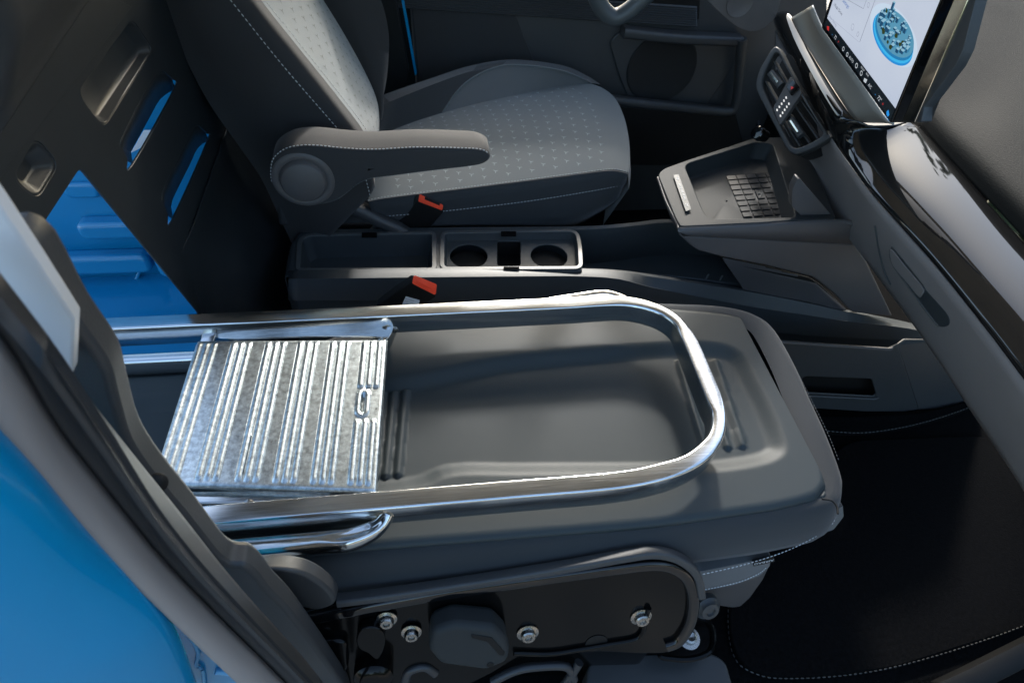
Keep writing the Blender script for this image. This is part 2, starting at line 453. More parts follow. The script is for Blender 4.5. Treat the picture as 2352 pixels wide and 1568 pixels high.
XB = -.45
def bulkhead():
    t = empty('bulkhead', (XB, .9, ZF), 'black sheet metal partition with pressed recesses, slots and a large cut opening behind the seats', 'partition')
    def q(pts, x=XB): return PP(pts, x=x)
    top = q([(-260,660),(0,286),(190,0),(330,-210)])
    outer = [P(-260,660,x=XB), P(190,-20,x=XB), P(330,-230,x=XB), P(520,-230,x=XB), P(760,240,x=XB), P(760,760,x=XB), P(560,900,x=XB)]
    outer = [V(XB,.18,.62), V(XB,1.75,.62), V(XB,1.75,-.62), V(XB,1.02,-.62), V(XB,.955,-.05)]
    cut_top = P(185,385,x=XB); cut_left = P(70,560,x=XB)
    right_bot = P(450,710,x=XB)
    dirv = (right_bot - cut_top).normalized()
    low = cut_top + dirv*((cut_top.z+.25)/-dirv.z)
    left = cut_top + (cut_left-cut_top)*2.4
    outer = [V(XB,.18,.62), V(XB,1.75,.62), V(XB,1.75,-.62), V(XB,low.y,-.62), low, cut_top, left, V(XB,left.y,-.62), V(XB,.18,-.62)]
    outer = rnd_poly(outer, [0,0,0,0,0,.012,0,0,0], 4)
    def zd(pts): return [P(x*.4760, y*.4760, x=XB) for x, y in pts]   # from an enlarged view
    s1 = zd([(580,700),(600,640),(670,500),(740,380),(765,355),(795,350),(835,385),(847,425),(640,797),(615,765)])
    s2 = zd([(778,960),(795,900),(860,770),(925,640),(945,612),(965,610),(1000,645),(1006,678),(834,1062),(810,1030)])
    D1 = rnd_poly(zd([(60,860),(175,660),(285,790),(180,965)]), .018, 5); D2 = rnd_poly(zd([(372,450),(640,90),(740,240),(500,620)]), .022, 5)
    holes = [cr(s1, 4, True), cr(s2, 4, True), D1, D2]
    plate('panel', outer, holes, V(XB,0,0), V(0,1,0), V(0,0,1), .004, M['bulk'], t, bevel=.001, res=1)
    # louvre walls pressed back beside the slots
    XR = XB-.022
    def pan(a, b):
        A = zd(a); B = [P(x*.476, y*.476, x=XR) for x, y in b]
        cB = sum(B, V(0,0,0))/len(B)
        A = [p + (p-cB).normalized()*.006 + V(-.0045,0,0) for p in cr(A, 4)]; B = cr(B, 4)
        mid = [p.lerp(q_, .25)+V(.0015,0,0) for p, q_ in zip(resample(A, 16), resample(B, 16))]
        loft('slot_wall', [A, mid, B], M['bulk'], t, n=16, solid=.002)
    pan([(615,765),(580,700),(600,640),(740,380),(765,355),(795,350),(835,385),(847,425)],
        [(634,790),(624,745),(640,705),(725,550),(740,520),(765,480),(800,450),(843,428)])
    pan([(810,1030),(778,960),(795,900),(925,640),(945,612),(965,610),(1000,645),(1006,678)],
        [(830,1055),(820,1000),(828,960),(915,785),(930,750),(945,720),(975,690),(1003,680)])
    # pressed recesses (raised rim + sunk pan built as a shallow dished patch standing 3 mm proud)
    def dish(A, depth):
        c = sum(A, V(0,0,0))/len(A); rows = []; n = len(A)
        R_ = sum((p-c).length for p in A)/n
        for ins, dx in ((-.004,-.0045),(.0,-.0012),(.003,-.0012),(.006,-.003),(.017,-depth*.85),(.022,-depth),(R_*.6,-depth),(R_*.97,-depth)):
            rows.append([c + (p-c)*max(.02, 1-ins/R_) + V(dx,0,0) for p in A])
        vs = [p for r_ in rows for p in r_]; fs = []
        for i in range(len(rows)-1):
            for j in range(n): fs.append([i*n+j, i*n+(j+1) % n, (i+1)*n+(j+1) % n, (i+1)*n+j])
        fs.append([(len(rows)-1)*n+j for j in range(n)])
        mesh('pressed_recess', vs, fs, M['bulk'], t, smooth=True, angle=60)
    dish(D1, .016); dish(D2, .016)
    # overlap seam with rivets
    a0, a1 = P(-60,492,x=XB+.004), P(262,68,x=XB+.004)
    up = V(0,0,1)
    ln = (P(300,10,x=XB)-P(-60,470,x=XB)); 
    strip = [P(-60,482,x=XB+.0035), P(300,16,x=XB+.0035), P(150,-60,x=XB+.0035), P(-160,330,x=XB+.0035)]
    slab('overlap_strip', strip, V(.002,0,0), M['bulk'], t, bevel=.0008)
    for (u, v) in ((6,371),(52,312),(95,248),(136,198),(175,150),(209,102),(243,58),(275,20)):
        lathe('rivet', P(u, v, x=XB+.0055), V(1,0,0), [(.0105,0),(.009,.003),(.005,.0055),(.001,.006)], M['rivet'], t, seg=16)
    # rolled upper flange that leans out towards the cabin
    prof = [(.0055,0),(.012,.02),(.03,.05),(.06,.11),(.075,.25)]
    A = P(-40,352,x=XB+.0055); B = P(330,-200,x=XB+.0055)
    rows = [[A + V(dx-.0055, 0, dz) for dx, dz in prof], [B + V(dx-.0055, 0, dz) for dx, dz in prof]]
    rows = [[r0.lerp(r1, k/8) for r0, r1 in zip(*rows)] for k in range(9)]
    rows = [cr(r, 5) for r in rows]
    loft('upper_flange', rows, M['plastic'], t, n=len(rows[0]), solid=.004)
    # floor bulge at the foot of the partition
    rows = []
    for k in range(25):
        y = .962 + k*.032
        b = math.sin(min(1, k/16)*math.pi/2)**1.5 if k < 16 else 1.0
        hump = math.exp(-((y-1.13)/.11)**2)
        e = -.004 + .006*min(1, b*4)
        rows.append(cr([V(XB+e,y,.06), V(XB+e+.004*b,y,.02), V(XB+e+(.02+.02*hump)*b,y,-.05), V(XB+e+(.055+.045*hump)*b,y,-.14), V(XB+e+(.09+.03*hump)*b,y,-.28), V(XB+e+.11*b,y,-.60)], 6))
    loft('foot_bulge', rows, M['bulk'], t, n=31, solid=.003, angle=80)
bulkhead()

def body_side():
    t = empty('body_side', (-.2, .25, -.9), 'glossy blue van body side with rubber door seal in the near left corner', 'van body')
    def c(pts, y, ex0=True): return resample(cr([P(u, v, y=y) for u, v in pts], 8), 50)
    A = [(-60,930),(0,992),(88,1091),(183,1201),(330,1347),(439,1453),(560,1568),(640,1640)]
    Bc = [(-60,735),(0,807),(100,972),(194,1091),(293,1212),(366,1296),(476,1406),(622,1545),(710,1632)]
    Cc = [(-60,610),(0,684),(110,807),(189,913),(249,1000),(249+60,1160),(348,1212),(432,1300),(586,1450),(670,1552),(740,1620)]
    Cc = [(-60,610),(0,684),(120,832),(240,1010),(348,1180),(460,1318),(586,1450),(690,1555),(760,1625)]
    D = [(-60,585),(0,660),(120,805),(265,990),(421,1185),(549,1345),(696,1508),(760,1590),(800,1640)]
    yA, yB, yC, yD = .225, .245, .235, .275
    lA, lB, lC, lD = c(A, yA), c(Bc, yB), c(Cc, yC), c(D, yD)
    # flange strip
    def bridge(r0, r1, k, bulge=V(0,0,0)):
        out = []
        for i in range(k+1):
            s = i/k; b = math.sin(s*math.pi)
            out.append([p.lerp(q, s) + bulge*b for p, q in zip(r0, r1)])
        return out
    loft('seal_flange', bridge(lA, lB, 6, V(.002,-.006,0)), M['flange'], t, n=50, solid=.006)
    loft('door_seal', bridge(lB, lC, 8, V(0,.008,0)) + bridge(lC, lD, 10, V(.003,-.006,0))[1:], M['rubber'], t, n=50, solid=.006)
    # blue skin
    e0 = c([(-60,930),(0,990),(88,1090),(183,1200),(330,1346),(400,1440),(452,1568),(480,1650)], .228)
    e1 = c([(-120,960),(-40,1030),(60,1130),(150,1240),(270,1390),(340,1480),(390,1600),(410,1680)], .205)
    e2 = c([(-200,1000),(-130,1080),(-20,1190),(70,1300),(160,1440),(230,1540),(260,1640),(270,1720)], .185)
    e3 = c([(-340,1060),(-280,1180),(-160,1330),(-80,1440),(0,1560),(60,1640),(90,1720),(100,1780)], .165)
    e4 = c([(-700,1160),(-600,1300),(-400,1600),(-300,1700),(-200,1800),(-160,1860),(-140,1900),(-120,1960)], .15)
    loft('outer_skin', [e0, e1, e2, e3, e4], M['blue'], t, n=50, solid=.006, angle=80, sub=1)
    # door jamb behind the skin edge with seam sealer
    jp = [P(u, v, y=.262) for u, v in ((300,1300),(470,1460),(640,1640),(380,1700),(300,1500))]
    slab('door_jamb', jp, V(0,.02,0), M['bluein'], t, bevel=.003)
    tube('sealer_bead', cr(PP([(430,1455),(448,1480),(455,1505),(450,1525),(465,1540),(470,1575),(478,1620)], y=.259), 6), .0022, M['bead'], t)
    tube('sealer_bead', cr(PP([(495,1540),(520,1542),(548,1548),(560,1560)], y=.259), 6), .004, M['bead'], t)
    # inner trim of the pillar
    tr = [P(u, v, y=.31) for u, v in ((60,560),(171,735),(246,842),(268,917),(299,1018),(351,1097),(430,1190),(513,1290),(564,1302),(593,1325),(622,1362),(677,1420),(784,1568),(850,1670),(720,1640),(500,1340),(330,1130),(165,900),(90,790),(-60,600))]
    slab('pillar_trim', cr(tr, 4, True), V(0,.03,0), M['plastic'], t, bevel=.006, seg=3)
    wt = [P(u, v, y=.295) for u, v in ((-70,380),(0,478),(90,612),(171,736),(166,862),(80,745),(0,655),(-70,560))]
    slab('pillar_cover', wt, V(0,.012,0), M['white'], t, bevel=.002)
    k = P(360,1107,y=.30)
    lathe('trim_clip', k, V(.5,-.6,.5), [(.008,0),(.008,.004),(.005,.007),(.001,.008)], M['black'], t, seg=16)
body_side()

M['headliner'] = mat('grey headliner', (.55,.51,.43), .9)
def roof():
    t = empty('roof', (.3, 1.3, .95), 'grey lined roof of the van cabin high above the seats', 'roof')
    sec = cr([V(0,ROOF_Y0,.95), V(0,ROOF_Y0+.12,1.0), V(0,1.3,1.03), V(0,2.0,1.0), V(0,2.12,.92)], 5)
    loft('headliner', [[V(x,p.y,p.z) for p in sec] for x in (-.45,-.2,.2,ROOF_X1)], M['headliner'], t, n=len(sec), solid=.03)
    slab('roof_pillar', [V(-.45,2.04,-.6), V(.14,2.04,-.6), V(.10,2.06,.30), V(-.2,2.07,.95), V(-.45,2.07,.95)], V(0,.05,0), M['black'], t, bevel=.01)
ROOF_Y0, ROOF_X1 = .55, .95
USE_ROOF = True
if USE_ROOF: roof()

# ------------------------------------------------------------------ passenger seat, folded flat
def passenger_seat():
    t = empty('passenger_seat', (.3, .66, ZF), 'passenger seat folded flat with its hard dark plastic seatback facing up under the ladder', 'seat')
    Z0 = -.080
    # outline: near and far edges as functions of x
    near_px = [(150,1330),(480,1296),(820,1262),(1150,1236),(1493,1207),(1723,1176),(1801,1163),(1880,1141),(1902,1114)]
    far_px = [(60,884),(250,862),(440,850),(620,825),(780,778),(930,742),(1300,702),(1493,702),(1572,706),(1678,717),(1739,739),(1774,772),(1809,838),(1845,926),(1880,1013),(1898,1065),(1902,1114)]
    nearc = cr(PP(near_px, z=Z0), 8); farc = cr(PP(far_px, z=Z0), 8)
    def yat(c, x):
        for a, b in zip(c, c[1:]):
            if min(a.x, b.x) <= x <= max(a.x, b.x) and abs(b.x-a.x) > 1e-9:
                return a.y + (b.y-a.y)*(x-a.x)/(b.x-a.x)
        return c[-1].y if x > c[-1].x else c[0].y
    xmax = min(nearc[-1].x, farc[-1].x); xmin = -.62
    # recessed tub (world x, y)
    T = [P(u, v, z=Z0) for u, v in ((240,930),(880,868),(960,858),(1130,822),(1300,804),(1570,784),(1690,800),(1745,880),(1800,1000),(1790,1050),(1700,1075),(1560,1085),(1200,1088),(1040,1090),(900,1128),(260,1180))]
    T = cr(T, 5, True)
    TX = [(p.x, p.y) for p in T]
    def sdf(x, y):
        best = 1e9; ins = False; n = len(TX)
        for i in range(n):
            ax, ay = TX[i-1]; bx, by = TX[i]
            dx, dy = bx-ax, by-ay; tt = max(0, min(1, ((x-ax)*dx+(y-ay)*dy)/(dx*dx+dy*dy+1e-12)))
            d = math.hypot(x-ax-tt*dx, y-ay-tt*dy); best = min(best, d)
            if (ay > y) != (by > y) and x < (bx-ax)*(y-ay)/(by-ay)+ax: ins = not ins
        return -best if ins else best
    ribs = []
    for (a, b) in (((1558,838),(1614,1030)),((1640,836),(1702,1026)),((1600,836),(1668,1030)),((905,905),(887,1095)),((932,903),(915,1092)),((882,900),(863,1098))):
        ribs.append((P(*a, z=Z0-.02), P(*b, z=Z0-.02)))
    def ribh(x, y):
        h = 0
        for a, b in ribs:
            dx, dy = b.x-a.x, b.y-a.y; tt = max(0, min(1, ((x-a.x)*dx+(y-a.y)*dy)/(dx*dx+dy*dy)))
            d = math.hypot(x-a.x-tt*dx, y-a.y-tt*dy)
            if d < .0075: h = max(h, .0065*math.sqrt(max(0, 1-(d/.0075)**2)))
        return h
    OUT = [(p.x, p.y) for p in resample(nearc, 40)] + [(p.x, p.y) for p in resample(farc, 70)[::-1]]
    def edge_d(x, y, yn, yf):
        e = min(y-yn, yf-y)
        if e > .07 and xmax-x > .05: return 1.0
        best = 1.0
        for (ax, ay), (bx, by) in zip(OUT, OUT[1:]):
            dx, dy = bx-ax, by-ay; tt = max(0, min(1, ((x-ax)*dx+(y-ay)*dy)/(dx*dx+dy*dy+1e-12)))
            best = min(best, math.hypot(x-ax-tt*dx, y-ay-tt*dy))
        return best
    nx, ny = 330, 190
    vs = []; fs = []
    for i in range(nx+1):
        s = i/nx
        x = xmin + (xmax-xmin)*(s if s < .9 else .9+.1*math.sin((s-.9)/.1*math.pi/2))
        x = min(x, xmax-1e-5)
        yn, yf = yat(nearc, x), yat(farc, x)
        for j in range(ny+1):
            q = j/ny; q = q + .12*math.sin(2*math.pi*q)*-.5/ math.pi
            y = yn + (yf-yn)*q
            d = sdf(x, y)
            k = max(0, min(1, (.006-d)/.040)); k = k*k*(3-2*k)
            z = Z0 - .014*k + (ribh(x, y) if k > .9 else 0)
            e = edge_d(x, y, yn, yf); r = .016
            if e < r: z -= r*.8*(1-math.sqrt(max(0, 1-((r-e)/r)**2)))
            z += .004*math.exp(-((e-.03)/.012)**2)*0
            vs.append(V(x, y, z))
    for i in range(nx):
        for j in range(ny):
            a = i*(ny+1)+j; fs.append([a, a+1, a+ny+2, a+ny+1])
    mesh('seatback_tray', vs, fs, M['tray'], t, smooth=True, solid=.006, off=-1)
    # upholstery wrapped below the tray
    per_px = [(200,1345),(480,1310),(820,1276),(1150,1248),(1493,1216),(1723,1190),(1850,1168),(1915,1150),(1932,1115),(1926,1075),(1895,993),(1858,912),(1825,838),(1778,756),(1735,722),(1670,704),(1560,697),(1300,694),(930,732),(780,770),(620,818),(440,845),(150,872)]
    base = cr(PP(per_px, z=Z0-.010), 6, True)
    cen = sum(base, V(0,0,0))/len(base)
    rows = []
    for (off_, dz, nr) in ((-.050,-.006,0),(-.014,.001,0),(-.004,.0,0),(.003,-.005,.001),(.006,-.016,.006),(.007,-.04,.016),(.006,-.07,.022),(.0,-.095,.024),(-.006,-.110,.012),(-.03,-.122,0)):
        r_ = []
        n = len(base)
        for i, p in enumerate(base):
            tn = (base[(i+1) % n]-base[i-1]); nm = V(tn.y, -tn.x, 0).normalized()
            r_.append(p + nm*(off_ + nr*max(0, -nm.y)**2) + V(0,0,dz))
        rows.append(r_)
    n = len(base); vs = [p for r_ in rows for p in r_]; fs = []
    for i in range(len(rows)-1):
        for j in range(n): fs.append([i*n+j, i*n+(j+1) % n, (i+1)*n+(j+1) % n, (i+1)*n+j])
    fs.append([(len(rows)-1)*n+j for j in range(n)])
    up = mesh('upholstery', vs, fs, M['fabric'], t, smooth=True, angle=70)
    lowseam = [p for p in cr([P(u, v, z=-.155) for u, v in ((1612,1316),(1700,1296),(1790,1268),(1860,1236),(1905,1205),(1918,1180))], 8)]
    stitch('stitching', lowseam, M['thread'], up, step=.0075, r=.0010, up=V(0,-.8,.6), lift=.003)
    fs_seam = cr([P(u, v, z=-.085) for u, v in ((1800,800),(1834,862),(1868,930),(1902,1000),(1926,1060))], 6)
    stitch('stitching', fs_seam, M['greyfab2'], up, step=.007, r=.0006, lift=.002)
    crs = cr([P(u, v, z=-.08) for u, v in ((1886,1148),(1908,1152),(1920,1166),(1922,1182))], 5)
    tube('seam_piping', [p + V(0,0,.004) for p in crs], .0018, M['black'], up)
    # folded cushion below, at the front corner
    cp = [P(u, v, y=.425) for u, v in ((1560,1300),(1610,1312),(1700,1294),(1772,1277),(1768,1300),(1745,1322),(1690,1342),(1612,1358),(1560,1362))]
    slab('cushion', rnd_poly(cp, .006, 3), V(0,.30,0), M['greyfab2'], t, bevel=.006, seg=3)
    ck = [P(u, v, y=.432) for u, v in ((1560,1350),(1690,1335),(1745,1315),(1768,1296),(1752,1330),(1722,1372),(1700,1392),(1682,1394),(1640,1388),(1560,1400))]
    slab('cushion_skirt', rnd_poly(ck, .006, 3), V(0,.28,0), M['plastic2'], t, bevel=.006, seg=3)
    stitch('stitching', cr([P(u, v, y=.4235) for u, v in ((1612,1354),(1690,1337),(1740,1317),(1762,1300))], 6), M['labelw'], t, step=.006, r=.0009, up=V(0,-1,0))
    cz = [P(u, v, y=.52) for u, v in ((1840,1240),(1888,1200),(1936,1160),(1938,1186),(1915,1216),(1884,1226),(1850,1246))]
    slab('headrest_end', rnd_poly(cz, .006, 3), V(0,.10,0), M['greyfab2'], t, bevel=.005)
    # airbag tag, hanging upside down
    tg = [P(u, v, y=.452) for u, v in ((1732,1297),(1730,1286),(1776,1277),(1778,1287))]
    tag_pts = [P(1731,1300,y=.418), P(1780,1289,y=.418), P(1777,1277,y=.420), P(1728,1288,y=.420)]
    slab('airbag_tag', tag_pts, V(0,.003,0), M['black'], t, bevel=0)
    ctr = sum(tag_pts, V(0,0,0))/4 + V(0,-.0015,0)
    rt = (tag_pts[0]-tag_pts[1]).normalized()
    text('tag_lettering', 'AIRBAG', .0105, ctr, rt, V(0,-.05,-1), M['labelw'], t)
    # side bracket of black painted steel, leaning outwards at the bottom
    p0, p1 = V(0,.388,-.16), V(0,.318,-.36)
    d = (p1-p0).normalized(); nrm = V(1,0,0).cross(d); 
    if nrm.y > 0: nrm = -nrm
    PL = (p0, nrm)
    def B(u, v, lift=0): return P(u, v, pl=(p0 + nrm*lift, nrm))
    out = [(560,1470),(640,1425),(760,1392),(900,1370),(1100,1340),(1300,1310),(1440,1285),(1510,1272),(1560,1285),(1595,1318),(1606,1370),(1598,1430),(1575,1475),(1535,1497),(1470,1500),(1380,1496),(1300,1500),(1210,1500),(1100,1560),(900,1640),(600,1640)]
    A = cr([B(u, v) for u, v in out], 5, True)
    br = slab('side_bracket', A, -nrm*.006, M['blackpaint'], t, bevel=.002)
    # rolled top flange: outer plastic cap and bright rolled edge
    cap = cr([B(u, v, .004) for u, v in ((775,1378),(900,1362),(1100,1332),(1300,1300),(1440,1275),(1505,1268),(1560,1282),(1598,1316),(1609,1365))], 8)
    sweep('bracket_cap', cap, rrect(.014,.020,.004), M['plastic'], br, up=nrm)
    roll = cr([B(u, v, .003) for u, v in ((680,1425),(800,1402),(1000,1365),(1200,1335),(1400,1307),(1500,1296),(1550,1305),(1580,1330),(1592,1370),(1586,1425),(1560,1470),(1530,1484))], 8)
    sweep('bracket_roll', roll, rrect(.022,.014,.0065,6), M['blackgloss'], br, up=nrm)
    low = cr([B(u, v, .003) for u, v in ((1180,1498),(1260,1500),(1330,1490),(1400,1478),(1455,1468),(1475,1452),(1482,1420),(1490,1395))], 6)
    sweep('bracket_bead', low, circ(.005, 10), M['blackpaint'], br, up=nrm)
    lathe('drain_hole', B(1370,1476,.001), nrm, [(.020,0),(.018,.0006),(.001,.0006)], M['black'], br, seg=24)
    # bolts
    def bolt(u, v, r, lift=.0, par=None, n=nrm):
        c = B(u, v, lift)
        b = lathe('bolt', c, n, [(r*1.5,0),(r*1.5,.002),(r*1.05,.0035),(r*1.02,.010),(r*.85,.012),(r*.5,.012),(r*.42,.009),(r*.05,.009)], M['steel'], par, seg=24)
        return b
    bolt(1472,1415,.0125,.001,br); bolt(1212,1452,.0125,.001,br)
    bolt(888,1420,.011,.004,br); bolt(945,1450,.011,.004,br)
    # pivot at the front, with its black washer
    pc = P(1624,1393,y=.40)
    lathe('pivot_bolt', pc, V(.1,-.9,.45), [(.026,-.01),(.026,.004),(.020,.008),(.018,.014),(.010,.015),(.008,.011),(.001,.011)], M['plastic'], t, seg=28)
    # recliner cover
    rc = [P(u, v, y=.36) for u, v in ((590,1312),(640,1306),(700,1318),(745,1345),(770,1375),(760,1392),(716,1400),(640,1376),(600,1352))]
    slab('recliner_cover', cr(rc, 4, True), V(0,.03,-.02), M['plastic'], t, bevel=.006, seg=3)
    # lever
    lv = [B(u, v, .045) for u, v in ((992,1452),(1040,1434),(1136,1442),(1166,1472),(1172,1500),(1166,1522),(1118,1542),(1012,1528),(984,1496))]
    le = slab('release_lever', rnd_poly(lv, .01, 4), -nrm*.045, M['trayrim'], t, bevel=.011, seg=4)
    sl = [B(u, v, .0462) for u, v in ((1082,1456),(1130,1464),(1160,1498),(1158,1506),(1146,1504),(1120,1474),(1084,1465))]
    slab('lever_slot', sl, -nrm*.003, M['black'], le, bevel=.0008)
    lathe('lever_dimple', B(1126,1526,.0458), nrm, [(.006,0),(.005,.0008),(.001,.0006)], M['black'], le, seg=16)
    # seat base in the dark below, cable brackets
    bs = [P(u, v, z=-.40) for u, v in ((640,1500),(1500,1480),(1560,1380),(1400,1100),(500,1100))]
    slab('seat_base', bs, V(0,0,-.19), M['blackpaint'], t, bevel=.01)
    bk = cr([B(u, v, .02) for u, v in ((818,1470),(830,1445),(858,1440),(880,1452),(884,1480),(868,1515),(845,1500),(826,1490))], 4, True)
    slab('rail_bracket', bk, -nrm*.02, M['blackpaint'], t, bevel=.005)
    hb = cr([B(u, v, .012) for u, v in ((740,1478),(790,1474),(800,1500),(796,1540),(760,1540),(742,1510))], 4, True)
    slab('hinge_block', hb, -nrm*.02, M['blackpaint'], t, bevel=.004)
    bolt(738,1492,.010,.014,t)
    # cup of the lower hinge
    lathe('rail_cap', B(858,1550,.02), nrm, [(.032,-.02),(.032,.006),(.026,.012),(.015,.014),(.001,.014)], M['blackpaint'], t, seg=28)
    for pts in (((930,1568),(940,1540),(975,1530),(1000,1545)),((1130,1565),(1180,1540),(1230,1530),(1300,1530),(1318,1560)),((1290,1580),(1315,1545),(1330,1520))):
        tube('wiring_hose', cr([B(u, v, .0) for u, v in pts], 6), .008, M['rubber'], t)
    # front foot bolted to the floor
    ft = [P(u, v, z=-.47) for u, v in ((1515,1500),(1545,1512),(1590,1512),(1630,1495),(1638,1455),(1622,1425),(1590,1415),(1560,1440))]
    fo = slab('front_foot', cr(ft, 4, True), V(0,0,-.012), M['blackpaint'], t, bevel=.004)
    sweep('foot_rim', cr([p+V(0,0,.002) for p in ft], 5, True), circ(.006, 8), M['blackpaint'], fo)
    lathe('foot_bolt', P(1582,1465,z=-.468), V(0,-.1,1), [(.022,0),(.022,.003),(.014,.004),(.013,.014),(.009,.016),(.001,.013)], M['steel'], fo, seg=24)
    fm = [P(u, v, z=-.52) for u, v in ((1350,1530),(1370,1512),(1500,1500),(1640,1500),(1668,1520),(1690,1600),(1340,1640))]
    slab('floor_shield', rnd_poly(fm, .012, 4), V(0,0,-.08), M['plastic'], t, bevel=.008, seg=3)
passenger_seat()

# ------------------------------------------------------------------ ladder
def step_ladder():
    t = empty('step_ladder', (.0, .66, 0), 'folded aluminium step ladder lying across the folded passenger seat', 'step ladder')
    px = [(200,735),(600,722),(1000,711),(1300,702),(1425,697),(1500,702),(1555,732),(1585,778),(1614,845),(1642,915),(1653,957),(1642,1006),(1592,1053),(1510,1074),(1400,1088),(1200,1111),(1000,1133),(696,1165),(439,1193)]
    pts = [P(u, v, z=0) for u, v in px]
    yf = sum(p.y for p in pts[0:4])/4; yn = sum(p.y for p in pts[-4:])/4
    pts = pts[3:-3]
    for p in pts[0:2]: p.y = yf
    pts[-1].y = yn; pts[-2].y = yn; pts[-3].y = yn + .008
    mid_ = [V(x, yn, 0) for x in (.06,-.1,-.3,-.8)]
    pts = [V(x, yf, 0) for x in (-.8,-.3,0.,.2)] + pts + mid_
    H = .048
    path = [V(-1.5, pts[0].y, 0)] + pts + [V(-1.5, pts[-1].y, 0)]
    path = resample(cr(path, 24), 700)
    path = [p - V(0,0,H/2) for p in path]
    L = [0.0]
    for a, b in zip(path, path[1:]): L.append(L[-1]+(b-a).length)
    # curvature -> pinch
    N = len(path); kap = []
    for i in range(N):
        a, b, c = path[max(i-4, 0)], path[i], path[min(i+4, N-1)]
        if i in (0, N-1) or (b-a).length < 1e-6 or (c-b).length < 1e-6: kap.append(0); continue
        kap.append((b-a).angle(c-b, 0)/((c-a).length/2+1e-6))
    sm = []
    for i in range(N):
        w_ = k_ = 0
        for j in range(max(0, i-14), min(N, i+15)):
            q = math.exp(-((L[j]-L[i])/.020)**2); w_ += q; k_ += q*kap[j]
        sm.append(min(1, k_/w_/11))
    def prof(s):
        i = min(N-1, int(round(s*(N-1)))); b = sm[i]
        b = b*b*(3-2*b)
        w0 = .031 - .004*b
        h0 = H + .002*b
        base = rrect(w0, h0, .0035 + .0055*b, 5)
        # pinched waist on the inside of the bends
        return [(x*(1 - .14*b*(1-abs(y)/(h0/2))**1.0), y) for x, y in base]
    fr_ = sweep('outer_frame', path, prof, M['alu'], t, angle=50)
    # step tread
    zt = -.004
    c = [P(455,783,z=zt), P(888,780,z=zt), P(862,1131,z=zt), P(350,1113,z=zt)]   # far-left, far-right, near-right, near-left
    def G(s, q): return c[0].lerp(c[1], s).lerp(c[3].lerp(c[2], s), q)
    groups = [.055, .235, .415, .585, .755, .925]
    ribs = []
    for gi, g in enumerate(groups):
        for k in (-.042, 0, .042): ribs.append((g + k*.95, gi))
    nx, ny = 330, 90
    vs = []; fs = []
    wx = (c[1]-c[0]).length
    for i in range(nx+1):
        s = i/nx
        for j in range(ny+1):
            q = j/ny
            h = 0
            for r0, gi in ribs:
                ds = abs(s-r0)*wx
                if ds < .0042:
                    spans = [(.035,.955)] if gi < 5 else [(.035,.36),(.585,.955)]
                    e = 0
                    for a, b in spans:
                        m = min(q-a, b-q)
                        e = max(e, max(0, min(1, m/.012+.5)))
                    h = max(h, .0034*math.sqrt(max(0, 1-(ds/.0042)**2))*math.sin(e*math.pi/2))
            # pressed oblong around the slot
            dx = (s-.905)*wx; dy = (q-.47)*.30
            dd = math.hypot(dx, max(0, abs(dy)-.016))
            if dd < .013: h = max(h, .0030*max(0, 1-((dd-.0075)/.0045)**2)); 
            if dd < .004: h = -.006
            e = min(s, 1-s)*wx; e2 = min(q, 1-q)*.3
            ee = min(e, e2)
            if ee < .004: h -= .004*(1-math.sqrt(max(0, 1-((.004-ee)/.004)**2)))
            vs.append(G(s, q) + V(0,0,h))
    for i in range(nx):
        for j in range(ny):
            a = i*(ny+1)+j; fs.append([a, a+1, a+ny+2, a+ny+1])
    st = mesh('step_tread', vs, fs, M['galv'], t, smooth=True, solid=.002)
    # folded skirts of the tread
    def skirt(a, b, dz, out):
        n = (b-a).normalized(); o_ = V(n.y, -n.x, 0)*out
        A = [a + V(0,0,-.003), b + V(0,0,-.003)]
        slab('tread_skirt', [A[0]+o_*.2, A[1]+o_*.2, A[1]+o_+V(0,0,dz), A[0]+o_+V(0,0,dz)], V(0,0,0)-V(n.y,-n.x,0)*.003, M['galv'], st, bevel=.0008)
    skirt(c[1], c[2], -.024, .004); skirt(c[3], c[2], -.026, -.006); skirt(c[0], c[3], -.024, -.003); skirt(c[0], c[1], -.024, .003)
    # cross bar under the near edge and its rivet
    a, b = P(385,1150,z=-.03), P(760,1146,z=-.03)
    sweep('cross_bar', [a + (b-a)*k/6 for k in range(7)], rrect(.022,.022,.004), M['alu'], t)
    lathe('rivet', P(572,1158,z=-.016), V(0,-.3,1), [(.008,0),(.0075,.003),(.004,.005),(.001,.005)], M['steel'], t, seg=20)
    # swing arms holding the tread at the far side
    arm = cr([P(488,742,z=-.02), P(484,760,z=-.024), P(476,786,z=-.03)], 4)
    sweep('tread_arm', arm, rrect(.024,.006,.002), M['alu'], t)
    fb = [P(u, v, z=-.03) for u, v in ((500,742),(700,736),(890,728),(905,742),(896,770),(880,782),(860,772),(700,772),(505,776))]
    slab('pivot_plate', cr(fb, 4, True), V(0,0,-.005), M['alub'], t, bevel=.0015)
    # rear frame: far leg, then near leg ending in a bent pinched pivot
    fa = [P(60,850,z=-.064), P(220,842,z=-.064), P(440,831,z=-.064), P(700,818,z=-.064), P(830,806,z=-.063), P(872,794,z=-.062), V(-.075, yf-.006, -.045)]
    fa = [V(-1.5, fa[0].y, -.064)] + fa
    sweep('rear_leg', cr(fa, 8), rrect(.024,.042,.008), M['alu'], t, angle=50)
    na = [P(490,1266,z=-.050), P(640,1253,z=-.050), P(740,1246,z=-.050), P(800,1240,z=-.047), P(848,1222,z=-.041), P(876,1202,z=-.032), V(-.074, yn-.010, -.024)]
    for p in na[:2]: p.y = na[2].y
    na = [V(-1.5, na[0].y, -.050), V(-.8, na[0].y, -.050)] + na
    npath = cr(na, 8); NN = len(npath)
